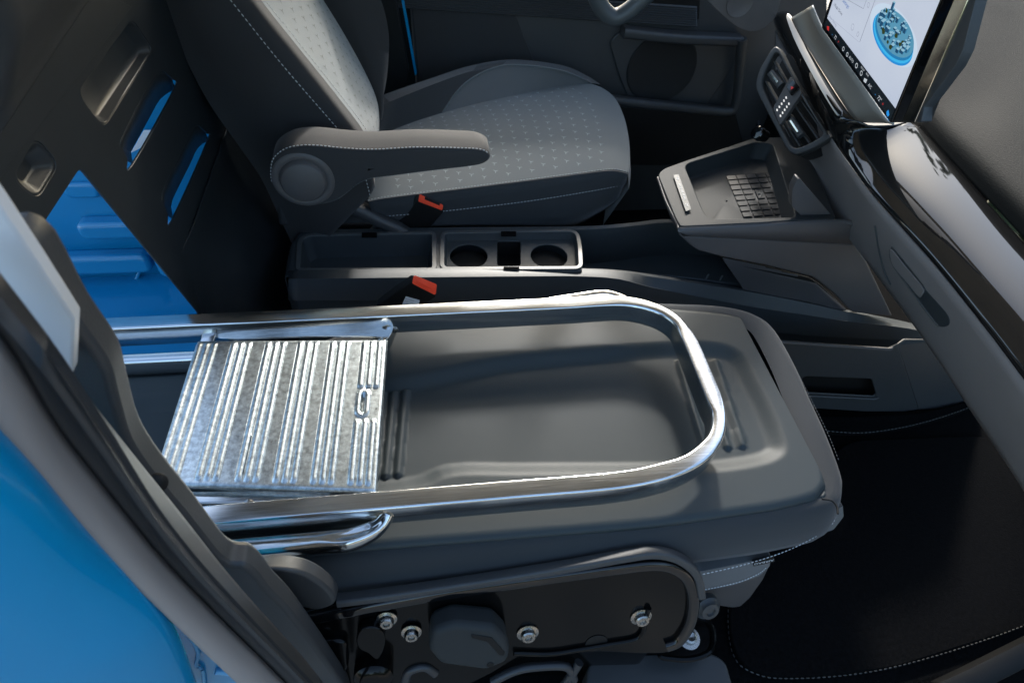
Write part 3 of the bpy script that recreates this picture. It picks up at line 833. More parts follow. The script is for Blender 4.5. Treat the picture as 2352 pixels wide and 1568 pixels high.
    def nprof(s):
        k = max(0, min(1, (s-.62)/.3)); k = k*k*(3-2*k)
        r = rrect(.028-.006*k, .036-.010*k, .010, 4)
        # groove pressed into the top of the bend
        if .5 < s < .97:
            g = math.sin((s-.5)/.47*math.pi)
            r = [(x, y - (.008*g*math.exp(-(x/.006)**2) if y > 0 else 0)) for x, y in r]
        return r
    sweep('rear_leg', npath, nprof, M['alub'], t, angle=60)
    # pivot rivets
    yn_face = yn
    for (u, v, n, par) in ((878,1195,V(0,-1,.25),t),):
        cpt = P(u, v, y=yn - .0155)
        lathe('rivet', cpt, V(0,-1,.1), [(.0095,-.002),(.0095,.001),(.008,.004),(.004,.006),(.001,.006)], M['steel'], t, seg=24)
    cpt = P(906,757, y=yf - .0155)
    lathe('rivet', cpt, V(0,-1,0), [(.0075,-.002),(.0075,.001),(.006,.003),(.001,.004)], M['steel'], t, seg=20)
    # stay bar lying behind the far rail
    sb = cr([P(1262,690,z=-.02), P(1330,680,z=-.02), P(1385,673,z=-.02), P(1420,680,z=-.02), P(1450,694,z=-.02)], 6)
    sweep('stay_bar', sb, rrect(.014,.010,.004), M['alub'], t)
step_ladder()

# ------------------------------------------------------------------ centre console
def centre_console():
    t = empty('centre_console', (.2, 1.25, ZF), 'dark plastic centre console with open bin and two cup holders between the seats', 'console')
    ZC = -.15
    def q(pts, z=ZC): return [P(u, v, z=z) for u, v in pts]
    # top rim plate with two openings
    out = q([(664,630),(668,600),(676,560),(690,534),(720,526),(1000,524),(1310,523),(1326,540),(1336,580),(1338,622),(1200,623),(900,626)])
    def e(x, y): return (1000 + x*.5952)*.5742, (500 + y*.5952)*.5742    # enlarged view -> frame
    binh = rnd_poly(q([e(338,968),(e(352,780)), e(395,752), e(1222,737), e(1224,965)]), [.006,.03,.02,.008,.006], 4)
    cuph = rnd_poly(q([e(1306,960), e(1308,735), e(2180,722), e(2200,800), e(2208,955)]), [.012,.012,.02,.03,.012], 4)
    plate('top_rim', rnd_poly(out, .012, 3), [binh, cuph], V(0,0,ZC), V(1,0,0), V(0,1,0), .006, M['console'], t, bevel=.0015)
    # bright frames round both openings
    def grow(lp, k):
        n = len(lp); o_ = []
        for i, p in enumerate(lp):
            tn = lp[(i+1) % n]-lp[i-1]; nm = V(tn.y, -tn.x, 0)
            nm = nm.normalized() if nm.length > 1e-9 else V(0,0,0)
            o_.append(p + nm*k)
        return o_
    def area(lp): return sum(a.x*b.y-b.x*a.y for a, b in zip(lp, lp[1:]+lp[:1]))
    for lp, nm in ((binh, 'bin_frame'), (cuph, 'holder_frame')):
        k = .011 if area(lp) > 0 else -.011
        plate(nm, grow(lp, k), [lp], V(0,0,ZC+.004), V(1,0,0), V(0,1,0), .004, M['rimplastic'], t, bevel=.001)
    def tub(name, lp, depth, shrink, m, floor=True):
        c_ = sum(lp, V(0,0,0))/len(lp); n = len(lp)
        rows = [[c_ + (p-c_)*s + V(0,0,dz) for p in lp] for s, dz in ((1.0, .0), (1-shrink*.3, -depth*.3), (1-shrink*.8, -depth*.9), (1-shrink*1.3, -depth), (.02, -depth))]
        vs = [p for r_ in rows for p in r_]; fs = []
        for i in range(len(rows)-1):
            for j in range(n): fs.append([i*n+j, i*n+(j+1) % n, (i+1)*n+(j+1) % n, (i+1)*n+j])
        return mesh(name, vs, fs, m, t, smooth=True, angle=35)
    tub('storage_bin', binh, .065, .05, M['console'])
    # cup holder insert
    ch = q([e(1345,945), e(1350,760), e(2150,750), e(2170,945)], ZC-.018)
    c1, c2 = P(*e(1470,880), z=ZC-.02), P(*e(2010,880), z=ZC-.02)
    def ring(c_, r): return [c_ + V(r*math.cos(a), r*math.sin(a), 0) for a in [2*math.pi*k/36 for k in range(36)]]
    mid = q([e(1662,940), e(1662,775), e(1818,775), e(1818,940)], ZC-.018)
    R1 = .047
    tub_lp = cuph
    ctr = sum(cuph, V(0,0,0))/len(cuph)
    sl = [[ctr+(p-ctr)*s+V(0,0,dz) for p in cuph] for s, dz in ((1.0,.002),(.985,-.012),(.97,-.02))]
    n = len(cuph); vs = [p for r_ in sl for p in r_]; fs = []
    for i in range(2):
        for j in range(n): fs.append([i*n+j, i*n+(j+1) % n, (i+1)*n+(j+1) % n, (i+1)*n+j])
    mesh('holder_wall', vs, fs, M['console'], t, smooth=True, angle=40)
    fl = [ctr+(p-ctr)*.985 for p in cuph]
    plate('holder_floor', fl, [ring(c1, R1), ring(c2, R1), rnd_poly(mid, .006, 3)], V(0,0,ZC-.020), V(1,0,0), V(0,1,0), .004, M['console'], t, bevel=.0012)
    for c_ in (c1, c2):
        lathe('cup_well', c_+V(0,0,-.022), V(0,0,-1), [(R1,0),(R1*.97,.01),(R1*.9,.11),(R1*.8,.115),(.001,.115)], M['black'], t, seg=36)
    tubm = [sum(mid, V(0,0,0))/4 + (p-sum(mid, V(0,0,0))/4)*s + V(0,0,dz) for s, dz in ((1.04,-.004),(1,-.05)) for p in mid]
    mesh('card_slot', tubm, [[i, (i+1) % 4, 4+(i+1) % 4, 4+i] for i in range(4)]+[[4,5,6,7]], M['black'], t)
    for (u, v, w_, h_) in (e(802,738)+(58,10), e(1738,730)+(58,10), e(775,973)+(60,5), e(1757,960)+(60,5)):
        pts = [P(u+a*w_/2*.6, v+b*h_/2*1.1, z=ZC+.0062) for a, b in ((-1,-1),(1,-1),(1,1),(-1,1))]
        slab('latch_notch', pts, V(0,0,-.002), M['carpet'], t, bevel=0)
    # outer side walls: near flank runs forward and drops towards the dash
    def yr(pts, y): return resample(cr([P(u, v, y=y) for u, v in pts], 8), 90)
    k0 = [(662,628),(900,623),(1200,621),(1330,622),(1420,626),(1500,636),(1600,651),(1720,670),(1850,695),(1945,716),(2100,748),(2250,790)]
    k1 = [(662,640),(900,637),(1200,634),(1330,634),(1420,640),(1500,660),(1600,680),(1720,703),(1850,723),(1945,737),(2100,756),(2250,794)]
    k2 = [(662,690),(900,690),(1200,690),(1330,692),(1420,702),(1500,724),(1600,740),(1720,757),(1850,770),(1945,775),(2080,782),(2200,784)]
    kin = [p + V(0,.010,0) for p in yr(k0, 1.150)]
    bot = yr(k2, 1.112)
    loft('near_flank', [[p + V(0,.005,-.22) for p in kin], kin, yr(k0, 1.146), yr(k1, 1.122), [p + V(0,.0,-.001) for p in yr(k1, 1.119)], bot, [V(p.x, p.y+.012, p.z-.01) for p in bot], [V(p.x, p.y+.012, ZF) for p in bot]], M['console'], t, n=90, solid=.003, angle=30)
    rear = q([(664,630),(668,600),(676,560),(690,534),(720,526)])
    loft('rear_face', [[p for p in rear], [p+V(-.012,0,-.01) for p in rear], [V(p.x-.02,p.y,ZF) for p in rear]], M['console'], t, n=20, solid=.003)
    # far flank
    fr2 = [P(u, v, z=z) for (u, v, z) in ((690,530,-.15),(1000,523,-.15),(1330,520,-.15),(1450,512,-.152),(1540,504,-.155),(1700,520,-.17),(1800,560,-.19))]
    loft('far_flank', [resample(cr(r_, 6), 50) for r_ in ([p+V(0,-.012,-.2) for p in fr2], [p+V(0,-.010,-.003) for p in fr2], fr2, [p+V(0,.006,-.004) for p in fr2], [V(p.x,p.y+.012,ZF) for p in fr2])], M['console'], t, n=50, solid=.003, angle=40)
    # sunken floor of the channel in front of the cup holders
    ch_ = [P(u, v, z=-.27) for u, v in ((1330,560),(1340,612),(1600,640),(1760,662),(1800,560),(1560,520))]
    slab('channel_floor', ch_, V(0,0,-.02), M['console'], t, bevel=.003)
centre_console()

# ------------------------------------------------------------------ phone tray block of the dash
def phone_tray():
    t = empty('charging_tray', (.75, 1.15, -.3), 'raised dark plastic phone charging tray jutting from the dash over the console', 'console tray')
    ZT = -.03
    def e(x, y): return (2550 + x*.5102)*.5742, (500 + y*.5102)*.5742
    def q(pts, z=ZT): return [P(*e(x, y), z=z) for x, y in pts]
    outer = q([(165,400),(175,370),(210,340),(375,280),(920,100),(1290,90),(1560,735),(1240,745),(1000,765),(370,795),(335,790),(300,730)])
    hole = q([(375,330),(400,300),(930,135),(1060,150),(1240,720),(1000,730),(590,735),(545,715),(510,660)])
    outer_r = cr(outer, 4, True) if False else rnd_poly(outer, .012, 4)
    plate('tray_rim', outer_r, [rnd_poly(hole, .014, 4)], V(0,0,ZT), V(1,0,0), V(0,1,0), .008, M['trayrim'], t, bevel=.003, res=3)
    hr = rnd_poly(hole, .014, 4); c_ = sum(hr, V(0,0,0))/len(hr); n = len(hr)
    rows = [[c_ + (p-c_)*s + V(.01*k,0,dz) for p in hr] for s, dz, k in ((1,-.002,0),(.97,-.02,0),(.93,-.042,0),(.90,-.045,0),(.02,-.045,0))]
    vs = [p for r_ in rows for p in r_]; fs = []
    for i in range(len(rows)-1):
        for j in range(n): fs.append([i*n+j, i*n+(j+1) % n, (i+1)*n+(j+1) % n, (i+1)*n+j])
    mesh('tray_well', vs, fs, M['trayrim'], t, smooth=True, angle=35)
    sb = [P(*e(x, y), y=1.175) for x, y in ((1210,640),(1215,500),(1262,410),(1545,735),(1540,748),(1380,748),(1300,725))]
    slab('tray_cheek', rnd_poly(sb, .01, 3), V(0,.02,0), M['plastic2'], t, bevel=.005, seg=3)
    # rubber mat of raised blocks with a bolt mark
    zm = ZT-.043
    mc = [P(*e(x, y), z=zm) for x, y in ((690,400),(1075,372),(1235,700),(830,730))]
    vs = []; fs = []
    def blk(s0, s1, q0, q1, h=.0014):
        def g(s, q): return mc[0].lerp(mc[1], s).lerp(mc[3].lerp(mc[2], s), q)
        i0 = len(vs); 
        for dz, k in ((0,0),(h,.0)):
            for (s, q) in ((s0,q0),(s1,q0),(s1,q1),(s0,q1)): vs.append(g(s, q)+V(0,0,dz))
        fs.extend([[i0+4,i0+5,i0+6,i0+7]]+[[i0+j, i0+(j+1) % 4, i0+4+(j+1) % 4, i0+4+j] for j in range(4)])
    for r_ in range(8):
        y0 = r_/8; 
        for c0 in range(5):
            if 3 <= r_ <= 4 and 1.5 < c0 < 2.5: continue
            blk(c0/5+.012, (c0+1)/5-.012, y0+.012, y0+.125-.022)
    blk(.44,.58,.40,.60,.002)
    mesh('rubber_mat', vs, fs, M['rubber'], t)
    bp = [(.53,.42),(.46,.51),(.51,.51),(.48,.59),(.57,.48),(.515,.48)]
    g = lambda s, q: mc[0].lerp(mc[1], s).lerp(mc[3].lerp(mc[2], s), q)
    slab('charge_mark', [g(s, q_)+V(0,0,.004) for s, q_ in bp], V(0,0,-.0015), M['rimplastic'], t, bevel=0)
    # status strip with small wording
    st = [P(*e(x, y), z=ZT+.0045) for x, y in ((280,395),(322,388),(422,664),(378,680))]
    slab('status_strip', rnd_poly(st, .003, 3), V(0,0,.001), M['console'], t, bevel=.0004)
    cdir = (st[3]-st[0]).normalized(); 
    for (k, s, sz) in ((.12,'AIR',.008),(.5,'PASSENGER AIR BAG',.0075),(.86,'OFF',.007)):
        a = (st[0].lerp(st[3], k) + st[1].lerp(st[2], k))/2 + V(0,0,.0018)
        text('status_lettering', s, sz, a, cdir, cdir.cross(V(0,0,-1)), M['labelw'], t)
    # side flank: upper band and lower panel
    def side(name, top, bot, y_push, m, zt, zb):
        pass
    up = [P(*e(x, y), z=ZT-.004) for x, y in ((165,405),(230,590),(300,730),(335,796),(372,800),(1000,768),(1560,738),(1700,760))]
    def drop(pts, dy, dz, dx=0): return [p + V(dx, dy, dz) for p in pts]
    loft('tray_flank', [cr(r_, 6) for r_ in (up, drop(up, -.004, -.006), [P(*e(x, y), y=up[i].y-.006) for i, (x, y) in enumerate(((195,430),(245,640),(300,790),(345,850),(390,862),(1000,895),(1690,928),(1900,945)))])], M['plastic2'], t, n=60, solid=.004)
    y0 = up[5].y - .004
    pb = [P(*e(x, y), y=y0) for x, y in ((320,856),(385,870),(1000,903),(1700,936),(1790,1060),(2000,1500),(1690,1470),(1640,1430),(1560,1340),(1440,1240),(1370,1190),(1000,1100),(660,1035),(470,985),(420,950))]
    slab('lower_panel', pb, V(0,.01,0), M['plastic2'], t, bevel=.004)
    # ribbed knee grille below it
    gr = [P(*e(x, y), y=y0+.012) for x, y in ((640,1030),(1000,1110),(1350,1200),(1430,1250),(1640,1450),(1500,1440),(830,1290))]
    slab('grille_backing', gr, V(0,.006,0), M['black'], t, bevel=.001)
    vs2 = []
    for k in range(20):
        f = k/19
        a = (665+165*f, 1045+245*f); b = (1360+270*f - (0), 1208+235*f - 0)
        if f < .15: b = (1000+ (360)*f/.15*1.0, 1116+f/.15*92)
        A, Bp = P(*e(*a), y=y0+.008), P(*e(*b), y=y0+.008)
        vs2.append((A, Bp))
    vs = []; fs = []
    for A, Bp in vs2:
        i0 = len(vs); h = .0026
        vs += [A+V(0,0,h), A+V(0,-.005,0), A+V(0,0,-h), Bp+V(0,0,h), Bp+V(0,-.005,0), Bp+V(0,0,-h)]
        fs += [[i0,i0+1,i0+4,i0+3],[i0+1,i0+2,i0+5,i0+4]]
    mesh('grille_slats', vs, fs, M['plastic2'], t)
    # shadowed wiring pocket
    for (x, y) in ((545,1190),(655,1200)):
        c_ = P(*e(x, y), y=y0+.03)
        mesh('wiring_tag', [c_+V(-.003,0,-.009), c_+V(.002,0,-.009), c_+V(.004,0,.009), c_+V(-.001,0,.009)], [[0,1,2,3]], M['rimplastic'], t, solid=.001)
    # knob at the far back
    k = P(*e(965,75), z=ZT+.03)
    lathe('socket_knob', k, V(-.8,-.2,.4), [(.016,-.02),(.016,0),(.019,.002),(.019,.018),(.016,.021),(.001,.022)], M['blackgloss'], t)
phone_tray()

# ------------------------------------------------------------------ dashboard
def dashboard():
    t = empty('dashboard', (1.1, 1.1, -.1), 'dark dashboard with a gloss black trim band, air vent and glove box', 'dashboard')
    low = [(1782,60),(1794,97),(1840,190),(1897,287),(1945,365),(1999,441),(2075,527),(2153,615),(2276,769),(2352,870),(2500,1060),(2720,1340)]
    lowz = [.12,.11,.10,.10,.10,.10,.10,.10,.10,.10,.10,.10]
    Lc = [P(u, v, z=z) for (u, v), z in zip(low, lowz)]
    upp = [(1812,30),(1821,44),(1850,95),(1880,144),(1939,236),(1985,284),(2050,287),(2112,285),(2216,402),(2352,548),(2540,760),(2790,1040)]
    upz = [.20,.20,.19,.185,.18,.175,.17,.165,.16,.155,.155,.155]
    Uc = [P(u, v, z=z) for (u, v), z in zip(upp, upz)]
    Lr, Ur = resample(cr(Lc, 8), 80), resample(cr(Uc, 8), 80)
    rows = []
    for k in range(13):
        s = k/12
        b = math.sin(s*math.pi)
        rows.append([p.lerp(q, s) + V(-.026*b, 0, .014*b) for p, q in zip(Lr, Ur)])
    loft('trim_band', rows, M['piano'], t, n=80, solid=.004, angle=80)
    # satin shelf below the screen
    sat = [(1821,44),(1850,95),(1880,144),(1939,236),(1965,272),(1982,281),(2052,283)]
    sc = [(1868,12),(1890,62),(1925,112),(1975,180),(2010,232),(2038,272),(2055,283)]
    A = resample(cr([P(u, v, z=.195-.025*k/6)+V(-.004,0,.004) for k, (u, v) in enumerate(sat)], 6), 40)
    Bs = resample(cr([P(u, v, x=.945) for u, v in sc], 6), 40)
    loft('screen_shelf', [[a.lerp(b, k/5) for a, b in zip(A, Bs)] for k in range(6)], M['satin'], t, n=40, solid=.004)
    # padded upper dash
    d0 = [(2108,279),(2160,340),(2216,402),(2352,548),(2540,760),(2790,1040)]
    d0 = resample(cr([P(u, v, z=.168-.012*k/5) for k, (u, v) in enumerate(d0)], 8), 40)
    d1 = resample(cr([P(u, v, z=.205) for u, v in ((2130,230),(2190,290),(2260,360),(2400,500),(2620,700),(2900,960))], 8), 40)
    d2 = resample(cr([P(u, v, z=.25) for u, v in ((2170,150),(2260,200),(2352,280),(2500,400),(2750,620),(3080,900))], 8), 40)
    d3 = resample(cr([P(u, v, z=.29) for u, v in ((2230,30),(2330,70),(2420,130),(2600,260),(2900,500),(3280,810))], 8), 40)
    d4 = resample(cr([P(u, v, z=.31) for u, v in ((2245,-60),(2360,-40),(2480,20),(2700,150),(3000,380),(3420,700))], 8), 40)
    d5 = resample(cr([P(u, v, z=.31) for u, v in ((2280,-230),(2420,-220),(2600,-180),(2850,-80),(3200,160),(3600,480))], 8), 40)
    rr = [d0, d1, d2, d3, d4, d5]
    cols = [cr([r_[j] for r_ in rr], 6) for j in range(40)]
    rows = [[cols[j][i] for j in range(40)] for i in range(len(cols[0]))]
    loft('dash_pad', rows, M['leather'], t, n=40, solid=.004, angle=80)
    # lower dash skin below the band, with the glove box
    lo = [P(u, v, z=z) + V(.004,0,-.002) for (u, v), z in zip(low, lowz)]
    l1 = [(1800,330),(1815,370),(1842,413),(1900,480),(1964,560),(2035,655),(2103,746),(2165,835),(2225,928),(2297,1033),(2360,1130),(2460,1290),(2680,1640)]
    l1 = [P(u, v, x=1.07) for i, (u, v) in enumerate(l1)]
    R0, R1 = resample(cr(lo, 6), 60), resample(cr(l1, 6), 60)
    rows = [[a.lerp(b, k/8) + V(-.010*math.sin(k/8*math.pi)**.7, 0, 0) for a, b in zip(R0, R1)] for k in range(9)]
    rows.append([p + V(.06, 0, -.004) for p in R1]); 
    ld = loft('lower_dash', rows, M['dashlow'], t, n=60, solid=.004, angle=60)
    # vent
    vp = (P(1840,250,x=.99), (V(-.86,-.28,.42)).normalized())
    def E(x, y): return (2900 + x*.3826)*.5742, (100 + y*.3826)*.5742
    def q(x, y, lift=0): return P(*E(x, y), pl=(vp[0]+vp[1]*lift, vp[1]))
    fr = [q(x, y) for x, y in ((560,240),(430,400),(370,520),(345,640),(380,760),(520,1030),(660,1290),(720,1350),(790,1360),(960,1290),(1110,1190),(1090,1140),(860,780),(700,480))]
    inn = [q(x, y) for x, y in ((565,310),(480,420),(425,560),(415,640),(445,730),(570,990),(690,1230),(740,1285),(800,1290),(950,1225),(1055,1150),(1040,1120),(840,780),(690,500))]
    fr, inn = cr(fr, 5, True), cr(inn, 5, True)
    n_ = vp[1]; ax_ = V(0,-1,0) - n_*V(0,-1,0).dot(n_); 
    vent = plate('air_vent', fr, [inn], vp[0]+n_*.012, ax_, n_.cross(ax_.normalized()), .024, M['plastic'], t, bevel=.004, res=3)
    slab('vent_duct', [p - n_*.055 for p in fr], -n_*.004, M['black'], vent, bevel=0)
    for (a, b) in (((530,395),(700,700)),((600,340),(860,760)),((440,600),(560,810)),((800,780),(1060,1150)),((745,850),(990,1200)),((690,940),(900,1245)),((635,1010),(800,1275))):
        A, Bp = q(*a, lift=-.008), q(*b, lift=-.008)
        nn = 8
        sweep('vent_slat', [A.lerp(Bp, k/nn) for k in range(nn+1)], rrect(.0045,.020,.002), M['plastic'], vent, up=n_)
    for (a, b) in (((480,500),(590,640)),((690,990),(800,1160))):
        A, Bp = q(*a, lift=.004), q(*b, lift=.004)
        sweep('vent_tab', [A.lerp(Bp, k/6) for k in range(7)], rrect(.020,.014,.004), M['plastic'], vent, up=n_)
        C_ = A.lerp(Bp, .1); D_ = A.lerp(Bp, .8)
        sweep('tab_chrome', [C_.lerp(D_, k/4) + n_*.0075 for k in range(5)], rrect(.006,.003,.001), M['chrome'], vent, up=n_)
    hb = [q(x, y, .002) for x, y in ((710,550),(830,720),(600,1060),(525,880))]
    hz = slab('switch_bar', rnd_poly(hb, .004, 3), n_*.012, M['plastic2'], t, bevel=.002)
    hp = [q(x, y, .0145) for x, y in ((720,575),(790,665),(700,750),(650,650))]
    slab('hazard_button', rnd_poly(hp, .004, 3), n_*.004, M['blackgloss'], hz, bevel=.001)
    tri = [q(x, y, .0192) for x, y in ((690,640),(720,655),(690,680))]
    slab('hazard_triangle', tri, n_*.0004, emis('hazard red', (.35,.02,.02), .2), hz, bevel=0)
    # small white switch legends
    vs = []; fs = []
    for (x0, y0, x1, y1) in ((640,760,545,890),(668,825,580,950)):
        for k in range(5):
            f = k/4; cx_, cy_ = x0+(x1-x0)*f, y0+(y1-y0)*f
            i0 = len(vs); s_ = 7
            vs += [q(cx_-s_, cy_-14, .0146), q(cx_+s_, cy_-14+6, .0146), q(cx_+s_, cy_+14, .0146), q(cx_-s_, cy_+10, .0146)]
            fs.append([i0, i0+1, i0+2, i0+3])
    mesh('switch_legend', vs, fs, emis('legend white', (.8,.8,.8), .25), hz)
    # glove box: recessed pull and its shut line
    gp = [(1048-0,0)]
    def g6(x, y): return (3400 + x*.5739)*.5742, (900 + y*.5739)*.5742
    on = caster(ld)
    def G6(pts, lift): return [p for p in (on(*g6(x, y), lift) for x, y in pts) if p is not None]
    sl_ = G6([(190,0),(200,60),(212,140),(232,230),(258,320),(300,410)], .0008)
    tube('shut_line', cr(sl_, 5), .0016, M['console'], t)
    pull = G6([(302,150),(325,165),(420,280),(520,405),(548,450),(620,530),(690,610),(712,660),(700,695),(660,705),(630,690),(560,600),(450,450),(340,310),(308,240)], .0006)
    gl = slab('glove_box_pull', cr(pull, 4, True), V(.004,0,0), M['console'], t, bevel=.0006)
    edge = G6([(300,165),(306,235),(345,312),(450,455),(560,605),(632,694)], .0015)
    tube('pull_edge', cr(edge, 5), .0022, M['rimplastic'], gl)
    flap = G6([(312,160),(420,290),(525,415),(541,455),(520,490),(500,485),(430,400),(345,300),(314,240)], .004)
    slab('pull_flap', cr(flap, 4, True), V(.003,0,0), M['dashlow'], gl, bevel=.001)
    # dark carcass behind
    # lower storage shelf and console foot
    YS = .95
    f0 = [P(u, v, y=YS) for u, v in ((1700,778),(1802,784),(2043,801),(2062,792),(2110,940),(2076,945),(1990,945),(1830,935),(1700,930))]
    pk = [P(u, v, y=YS) for u, v in ((1840,872),(1850,864),(2002,870),(2012,905),(2006,910),(1850,902))]
    plate('lower_shelf', f0, [rnd_poly(pk, .006, 3)], P(1950,860,y=YS), V(1,0,0), V(0,0,1), .006, M['plastic'], t, bevel=.0025, res=3)
    f1 = [P(2062,792,y=YS), P(2079,782,y=YS+.02), P(2160,782,y=YS+.02), P(2250,900,y=YS+.02), P(2245,935,y=YS+.02), P(2110,940,y=YS)]
    slab('shelf_return', f1, V(0,.006,0), M['plastic'], t, bevel=.002)
    tube('pocket_lip', [P(u, v, y=YS-.004) for u, v in ((1845,908),(1920,912),(2004,916),(2016,914))], .004, M['plastic'], t)
    tube('shelf_lip', [P(u, v, y=YS-.002) for u, v in ((1700,781),(1802,786),(1920,794),(2040,802),(2050,800))], .004, M['plastic2'], t)
    slab('pocket_back', [P(1820,845,y=YS+.035), P(2040,850,y=YS+.035), P(2040,935,y=YS+.035), P(1820,930,y=YS+.035)], V(0,.004,0), M['black'], t, bevel=0)
    # carpet hem in front of the shelf
    hem = [P(u, v, z=-.57) for u, v in ((1880,985),(1960,992),(2060,982),(2150,962),(2232,934),(2248,914),(2130,944),(2000,954),(1870,958))]
    slab('floor_hem', cr(hem, 4, True), V(0,0,-.02), M['carpet'], t, bevel=.006, seg=3)
    stitch('hem_stitching', cr([P(u, v, z=-.566) for u, v in ((1900,990),(1980,994),(2070,982),(2150,962),(2226,936)) ], 6), M['rimplastic'], t, step=.012, r=.001)
dashboard()

def floor_mat():
    zm = ZF + .018
    o = slab('floor_mat', rnd_poly([P(u, v, z=zm) for u, v in ((1690,1250),(1672,1440),(1700,1530),(1800,1560),(2050,1535),(2352,1440),(2600,1330),(2700,1100),(2250,1000),(1950,1010))], .05, 5), V(0,0,-.012), M['carpet'], None, bevel=.004)
    o['label'] = 'black carpet floor mat with stitched edge in front of the folded seat'; o['category'] = 'floor mat'
    stitch('mat_stitching', cr([P(u, v, z=zm+.001) for u, v in ((1676,1330),(1672,1440),(1690,1515),(1740,1548),(1800,1557),(1920,1552),(2050,1532),(2200,1490),(2352,1436),(2500,1370))], 8), M['rubber'], o, step=.012, r=.0014)
    t = empty('door_sill', (1.0, .3, ZF), 'dark grey door sill trim at the lower right edge of the cabin floor', 'door sill')
    rows = [resample(cr([P(u, v, z=z) for u, v in pts], 8), 40) for pts, z in (
        (((2140,1568),(2220,1530),(2300,1490),(2400,1440),(2500,1390)), -.575), (((2150,1575),(2230,1538),(2310,1498),(2410,1448),(2510,1398)), -.545), (((2160,1620),(2260,1580),(2360,1530),(2460,1480),(2560,1430)), -.54))]
    loft('sill_trim', rows, M['black'], t, n=40, solid=.004)
floor_mat()

# ------------------------------------------------------------------ touchscreen
def touchscreen():
    XS = .93
    t = empty('touchscreen', (XS+.01, 1.1, .25), 'wide lit touchscreen showing a blue model city above the dash band', 'screen')
    def e(x, y): return 1780 + x*.2563, y*.2563
    def q(x, y, d=0): return P(*e(x, y), x=XS) + V(-d, 0, 0)
    a, b = q(430,240), q(1035,1085)          # bottom corners
    topv = q(1490,0) - q(1045,1080)
    up = topv.normalized()
    tl, tr = a + up*.32, b + up*.32
    slab('bezel', rnd_poly([a+V(0,.006,-.004), b+V(0,-.006,-.004), tr, tl], .008, 3), V(.012,0,0), M['blackgloss'], t, bevel=.002)
    # side edge: dark, bright strip, housing
    e0 = [q(1055,1090), q(1130,1100)]
    tx = q(1560,0)-q(1115,1095)
    def strip(name, x0, x1, m, d0, d1, thick):
        A, B_ = q(x0,1098,d0), q(x1,1098,d1)
        slab(name, [A, B_, B_+up*.36, A+up*.36], V(thick,0,0), m, t, bevel=.001)
    strip('edge_gloss', 1060, 1140, M['blackgloss'], .001, .0, .02)
    strip('edge_chrome', 1142, 1225, M['chrome'], .001, -.006, .02)
    hs = [q(1226,1100,-.008), q(1262,1090,-.012), q(1285,960,-.012), q(1560,590,-.012), q(1630,450,-.012), q(1745,0,-.012), q(1810,-250,-.012), q(1800,-250,-.008), q(1690,0,-.008)]
    slab('screen_housing', hs, V(.022,0,0), M['plastic'], t, bevel=.004)
    # display
    d = [q(470,165,.0005), q(1080,972,.0005), q(1480,0,.0005)]
    ups = (d[2]-d[1]).normalized()
    disp = [d[0], d[1], d[1]+ups*.30, d[0]+ups*.30]
    m = bpy.data.materials.new('display glow'); m.use_nodes = True; N = m.node_tree.nodes; Lk = m.node_tree.links
    bs = N['Principled BSDF']; bs.inputs['Base Color'].default_value = (.01,.01,.01,1); bs.inputs['Roughness'].default_value = .25
    tc = N.new('ShaderNodeTexCoord'); no = N.new('ShaderNodeTexNoise'); no.inputs['Scale'].default_value = 5
    Lk.new(tc.outputs['Object'], no.inputs['Vector'])
    mx = N.new('ShaderNodeMix'); mx.data_type = 'RGBA'; mx.inputs[6].default_value = (.36,.44,.62,1); mx.inputs[7].default_value = (.72,.78,.88,1)
    Lk.new(no.outputs['Fac'], mx.inputs[0]); Lk.new(mx.outputs[2], bs.inputs['Emission Color']); bs.inputs['Emission Strength'].default_value = EM
    ds = slab('display', disp, V(.0004,0,0), m, t, bevel=0)
    bar = [q(440,228,.0008), q(1040,1072,.0008), q(1080,975,.0008), q(472,168,.0008)]
    slab('climate_bar', bar, V(.0003,0,0), emis('bar navy', (.004,.008,.012), EM), t, bevel=0)
    cE = {}
    def em(c):
        if c not in cE: cE[c] = emis('screen ink', c, EM)
        return cE[c]
    white, red, blue, grey = (.6,.65,.7), (.6,.03,.03), (.02,.3,.8), (.30,.33,.42)
    R_ = V(0,-1,0)
    rt = (bar[1]-bar[0]).normalized()
    def tx_(s, x, y, sz, col): text('screen_lettering', s, sz, q(x, y, .0012), rt, ups, em(col), ds)
    tx_('-', 520,308,.010,blue); tx_('72', 545,338,.0095,white); tx_('+', 572,378,.010,red)
    tx_('AUTO', 688,535,.0075,white); tx_('FRONT', 790,620,.005,white); tx_('REAR', 832,672,.005,white)
    tx_('A/C', 855,775,.0085,white); tx_('-', 906,845,.011,blue); tx_('72\u00b0', 940,890,.011,white); tx_('+', 970,935,.011,red)
    tx_('i-Pedal Drive', 570,85,.0085,(.05,.06,.09)); tx_('Settings', 640,35,.010,(.04,.14,.45)); tx_('Auto Steering', 525,190,.007,(.30,.34,.45))
    def ring(x, y, r, w_, col, name='icon'):
        c_ = q(x, y, .0012); n = 24; vs = []; fs = []
        for k in range(n):
            t_ = 2*math.pi*k/n; dv = rt*math.cos(t_)+ups*math.sin(t_)
            vs += [c_+dv*r, c_+dv*(r-w_)]
        for k in range(n): fs.append([2*k, 2*k+1, (2*k+3) % (2*n), (2*k+2) % (2*n)])
        mesh(name, vs, fs, em(col), ds)
    ring(617,440,.0042,.0014,white); ring(652,490,.0042,.0014,white); ring(735,590,.0048,.0016,white); ring(778,658,.0046,.0014,white)
    ring(842,48,.0045,.0009,grey); ring(748,308,.0045,.0009,grey); ring(700,245,.006,.0009,grey)
    def poly(pts, col, lift, name='picture_shape'): 
        return mesh(name, [q(x, y, lift) for x, y in pts], [list(range(len(pts)))], em(col), ds)
